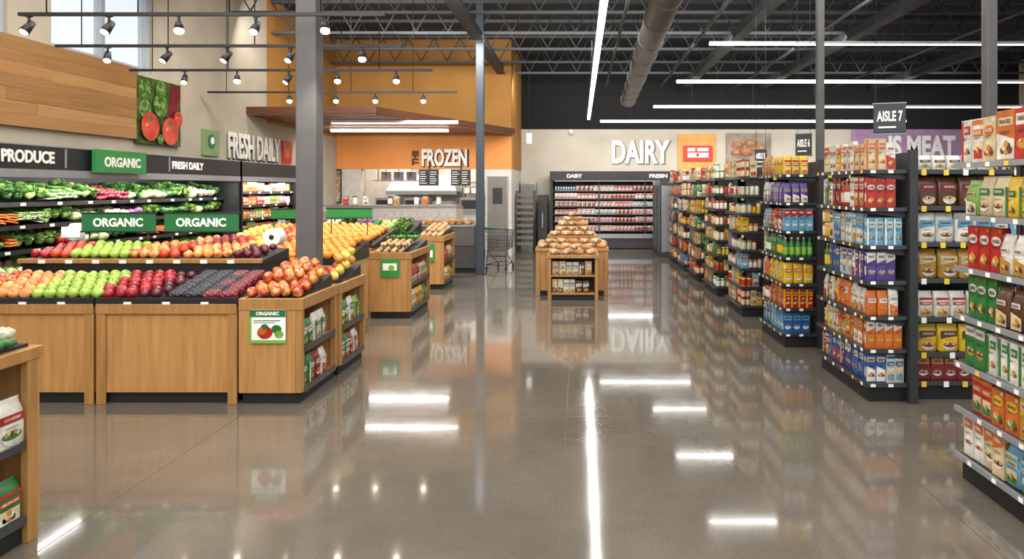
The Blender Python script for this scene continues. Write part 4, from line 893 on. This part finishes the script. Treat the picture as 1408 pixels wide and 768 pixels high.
for v in (-1,1):
    mb.cyl((v*.22,-.28,.47),(v*.24,-.3,.12),.011,.011,wire,6).cyl((v*.24,-.3,.13),(v*.19,.4,.13),.011,.011,wire,6).cyl((v*.22,-.28,.47),(v*.19,.3,.14),.009,.009,wire,6)
mb.cyl((-.24,-.3,.13),(.24,-.3,.13),.009,.009,wire,6).cyl((-.19,.4,.13),(.19,.4,.13),.009,.009,wire,6)
ob('frame',mb,parent=r)
for x,y in ((-.24,-.3),(.24,-.3),(-.19,.4),(.19,.4)): ob('wheel',MB().cyl((x-.012,y,.05),(x+.012,y,.05),.05,.05,black,14).box(x-.02,x-.015,y-.01,y+.01,.05,.13,wire).box(x+.015,x+.02,y-.01,y+.01,.05,.13,wire),parent=r)
# ------------------------------------------------ centre bakery table
r=emp('bakery_display_table',(-.12,10.75,0),label='tiered maple bakery table stacked with bagged bread',cat='display table')
ob('body',MB().box(-.53,.53,.02,.95,.08,.70,wood),parent=r); ob('toe_kick',MB().box(-.5,.5,.04,.9,0,.08,toe),parent=r)
for (a,b_) in ((-.57,0),(.5,0),(-.57,.9),(.5,.9)): ob('corner_post',MB().box(a,a+.07,b_,b_+.07,0,.7,woodd),parent=r,bevel=.004)
ob('tabletop',MB().box(-.58,.58,-.01,.98,.701,.75,woodd),parent=r,bevel=.004)
ob('upper_tier',MB().box(-.38,.38,.25,.85,.751,.90,wood).box(-.4,.4,.23,.87,.90,.93,woodd),parent=r)
ob('top_tier',MB().box(-.24,.24,.45,.75,.931,1.05,wood).box(-.26,.26,.43,.77,1.05,1.08,woodd),parent=r)
r=emp('bakery_shelf_stand',(-.1,10.28,0),label='small maple stand with open shelves of bread packs',cat='display stand')
for (a,b_) in ((-.38,0),(.33,0),(-.38,.38),(.33,.38)): ob('corner_post',MB().box(a,a+.05,b_,b_+.05,0,.64,woodd),parent=r,bevel=.003)
ob('back_panel',MB().box(-.33,.33,.40,.42,.08,.64,dark).box(-.345,-.335,.05,.38,.08,.64,wood).box(.335,.345,.05,.38,.08,.64,wood),parent=r)
ob('tabletop',MB().box(-.4,.4,-.02,.45,.64,.69,woodd),parent=r,bevel=.004)
for z in (.09,.36): ob('shelf',MB().box(-.33,.33,.01,.399,z,z+.025,woodd),parent=r)
ob('toe_kick',MB().box(-.32,.32,.06,.38,0,.089,toe),parent=r)
for z in (.116,.386):
    row([(P,'beige','brown','gold',.8),(P,'white','brown','gold',.8),(P,'brown','white','gold',.8),(P,'beige','gold','brown',.8)],(-.42,10.36),(.23,10.36),z,0,False,'packs on the bakery stand','the bakery stand shelf',hmax=.2)
def breads(n,x0,x1,y,z,ang=0,jit=.45):
    for i in range(n):
        x=x0+(x1-x0)*(i+.5)/n; k=random.random()<.8
        ob('bagged_bread' if k else 'bread_loaf',bag if k else bm,(x,y+random.uniform(-.01,.01),z),(0,random.uniform(-.12,.12),ang+random.uniform(-jit,jit)),label='clear bagged bread on the bakery display' if k else 'brown bread loaf on the bakery display',cat='bread',group='bread on the bakery display',scale=random.uniform(.85,1.05) if k else .68)
breads(4,-.48,.27,10.37,.695); breads(4,-.46,.25,10.5,.695); breads(4,-.45,.24,10.63,.695); breads(3,-.4,.2,10.46,.768)
breads(6,-.68,.44,10.83,.755); breads(6,-.66,.42,10.92,.755); breads(5,-.56,.34,10.88,.828)
for x in (-.63,.39):
    for y in (11.05,11.22,11.39,11.56): breads(1,x-.01,x+.01,y,.755,R(90),.2)
breads(4,-.5,.26,11.04,.935); breads(4,-.5,.26,11.13,.935); breads(3,-.42,.18,11.09,1.01)
breads(3,-.36,.12,11.24,1.085); breads(3,-.36,.12,11.36,1.085); breads(3,-.36,.12,11.46,1.085); breads(2,-.3,.06,11.3,1.16); breads(1,-.2,-.04,11.33,1.235)
# ------------------------------------------------ aisle signs
def aisle(px,py,Y,w,h,rz,txt):
    X=PX(px,Y); z=PZ(py,Y); r=emp('aisle_sign',(X,Y,z),(0,0,R(rz)),label='dark hanging aisle sign with white lettering',cat='sign',group='hanging aisle signs')
    ob('board',MB().box(-w/2,w/2,-.012,.012,-h/2,h/2,M('sign_slate','#2e3135',.5)),parent=r,bevel=.004)
    ob('sign_frame',MB().box(-w/2-.008,w/2+.008,-.014,.014,h/2,h/2+.01,railp).box(-w/2-.008,w/2+.008,-.014,.014,-h/2-.01,-h/2,railp),parent=r)
    for q in (-.4,.4): ob('hanging_cable',MB().cyl((w*q,0,h/2),(w*q,0,CZ-z),.003,.003,dark,4),parent=r)
    text(txt,(0,-.014,h*.08),FY,w*.8,h*.36,paper,.002,parent=r)
    ob('sign_print',MB().box(-w*.35,w*.2,-.015,-.0125,-h*.32,-h*.26,paper),parent=r)
aisle(1223,163,6.9,.3,.3,-20,'AISLE 7')
aisle(1105,199,8.5,.2,.27,-35,'AISLE 6')
aisle(1046,216,10.3,.18,.24,-35,'AISLE 5')
r=emp('hanging_sign',(PX(727,16),16,PZ(190,16)),label='small white hanging sign near the back wall',cat='sign')
ob('board',MB().prism([(-.05,0),(.07,0),(.07,.02),(-.05,.02)],-.12,.12,white),parent=r); ob('hanging_cable',MB().cyl((0,.01,.12),(0,.01,CZ-PZ(190,16)),.003,.003,dark,4),parent=r)
r=emp('security_camera',(PX(785,19.7),19.8,3.3),label='white dome security camera on the back wall',cat='camera'); ob('dome',MB().ball((0,0,0),.06,.06,.06,white,12,8).box(-.05,.05,0,.099,0.02,.08,white),parent=r)
cd=bpy.data.cameras.new('camera'); cd.sensor_width=36; cd.lens=F/1408*36; cd.shift_x=-(VX-704)/1408; cd.shift_y=-(384-VY)/1408; cd.clip_end=100
co=bpy.data.objects.new('camera',cd); COL.objects.link(co); co.location=(0,0,H); co.rotation_euler=(R(90),0,0); S.camera=co
print('objects',len(bpy.data.objects))
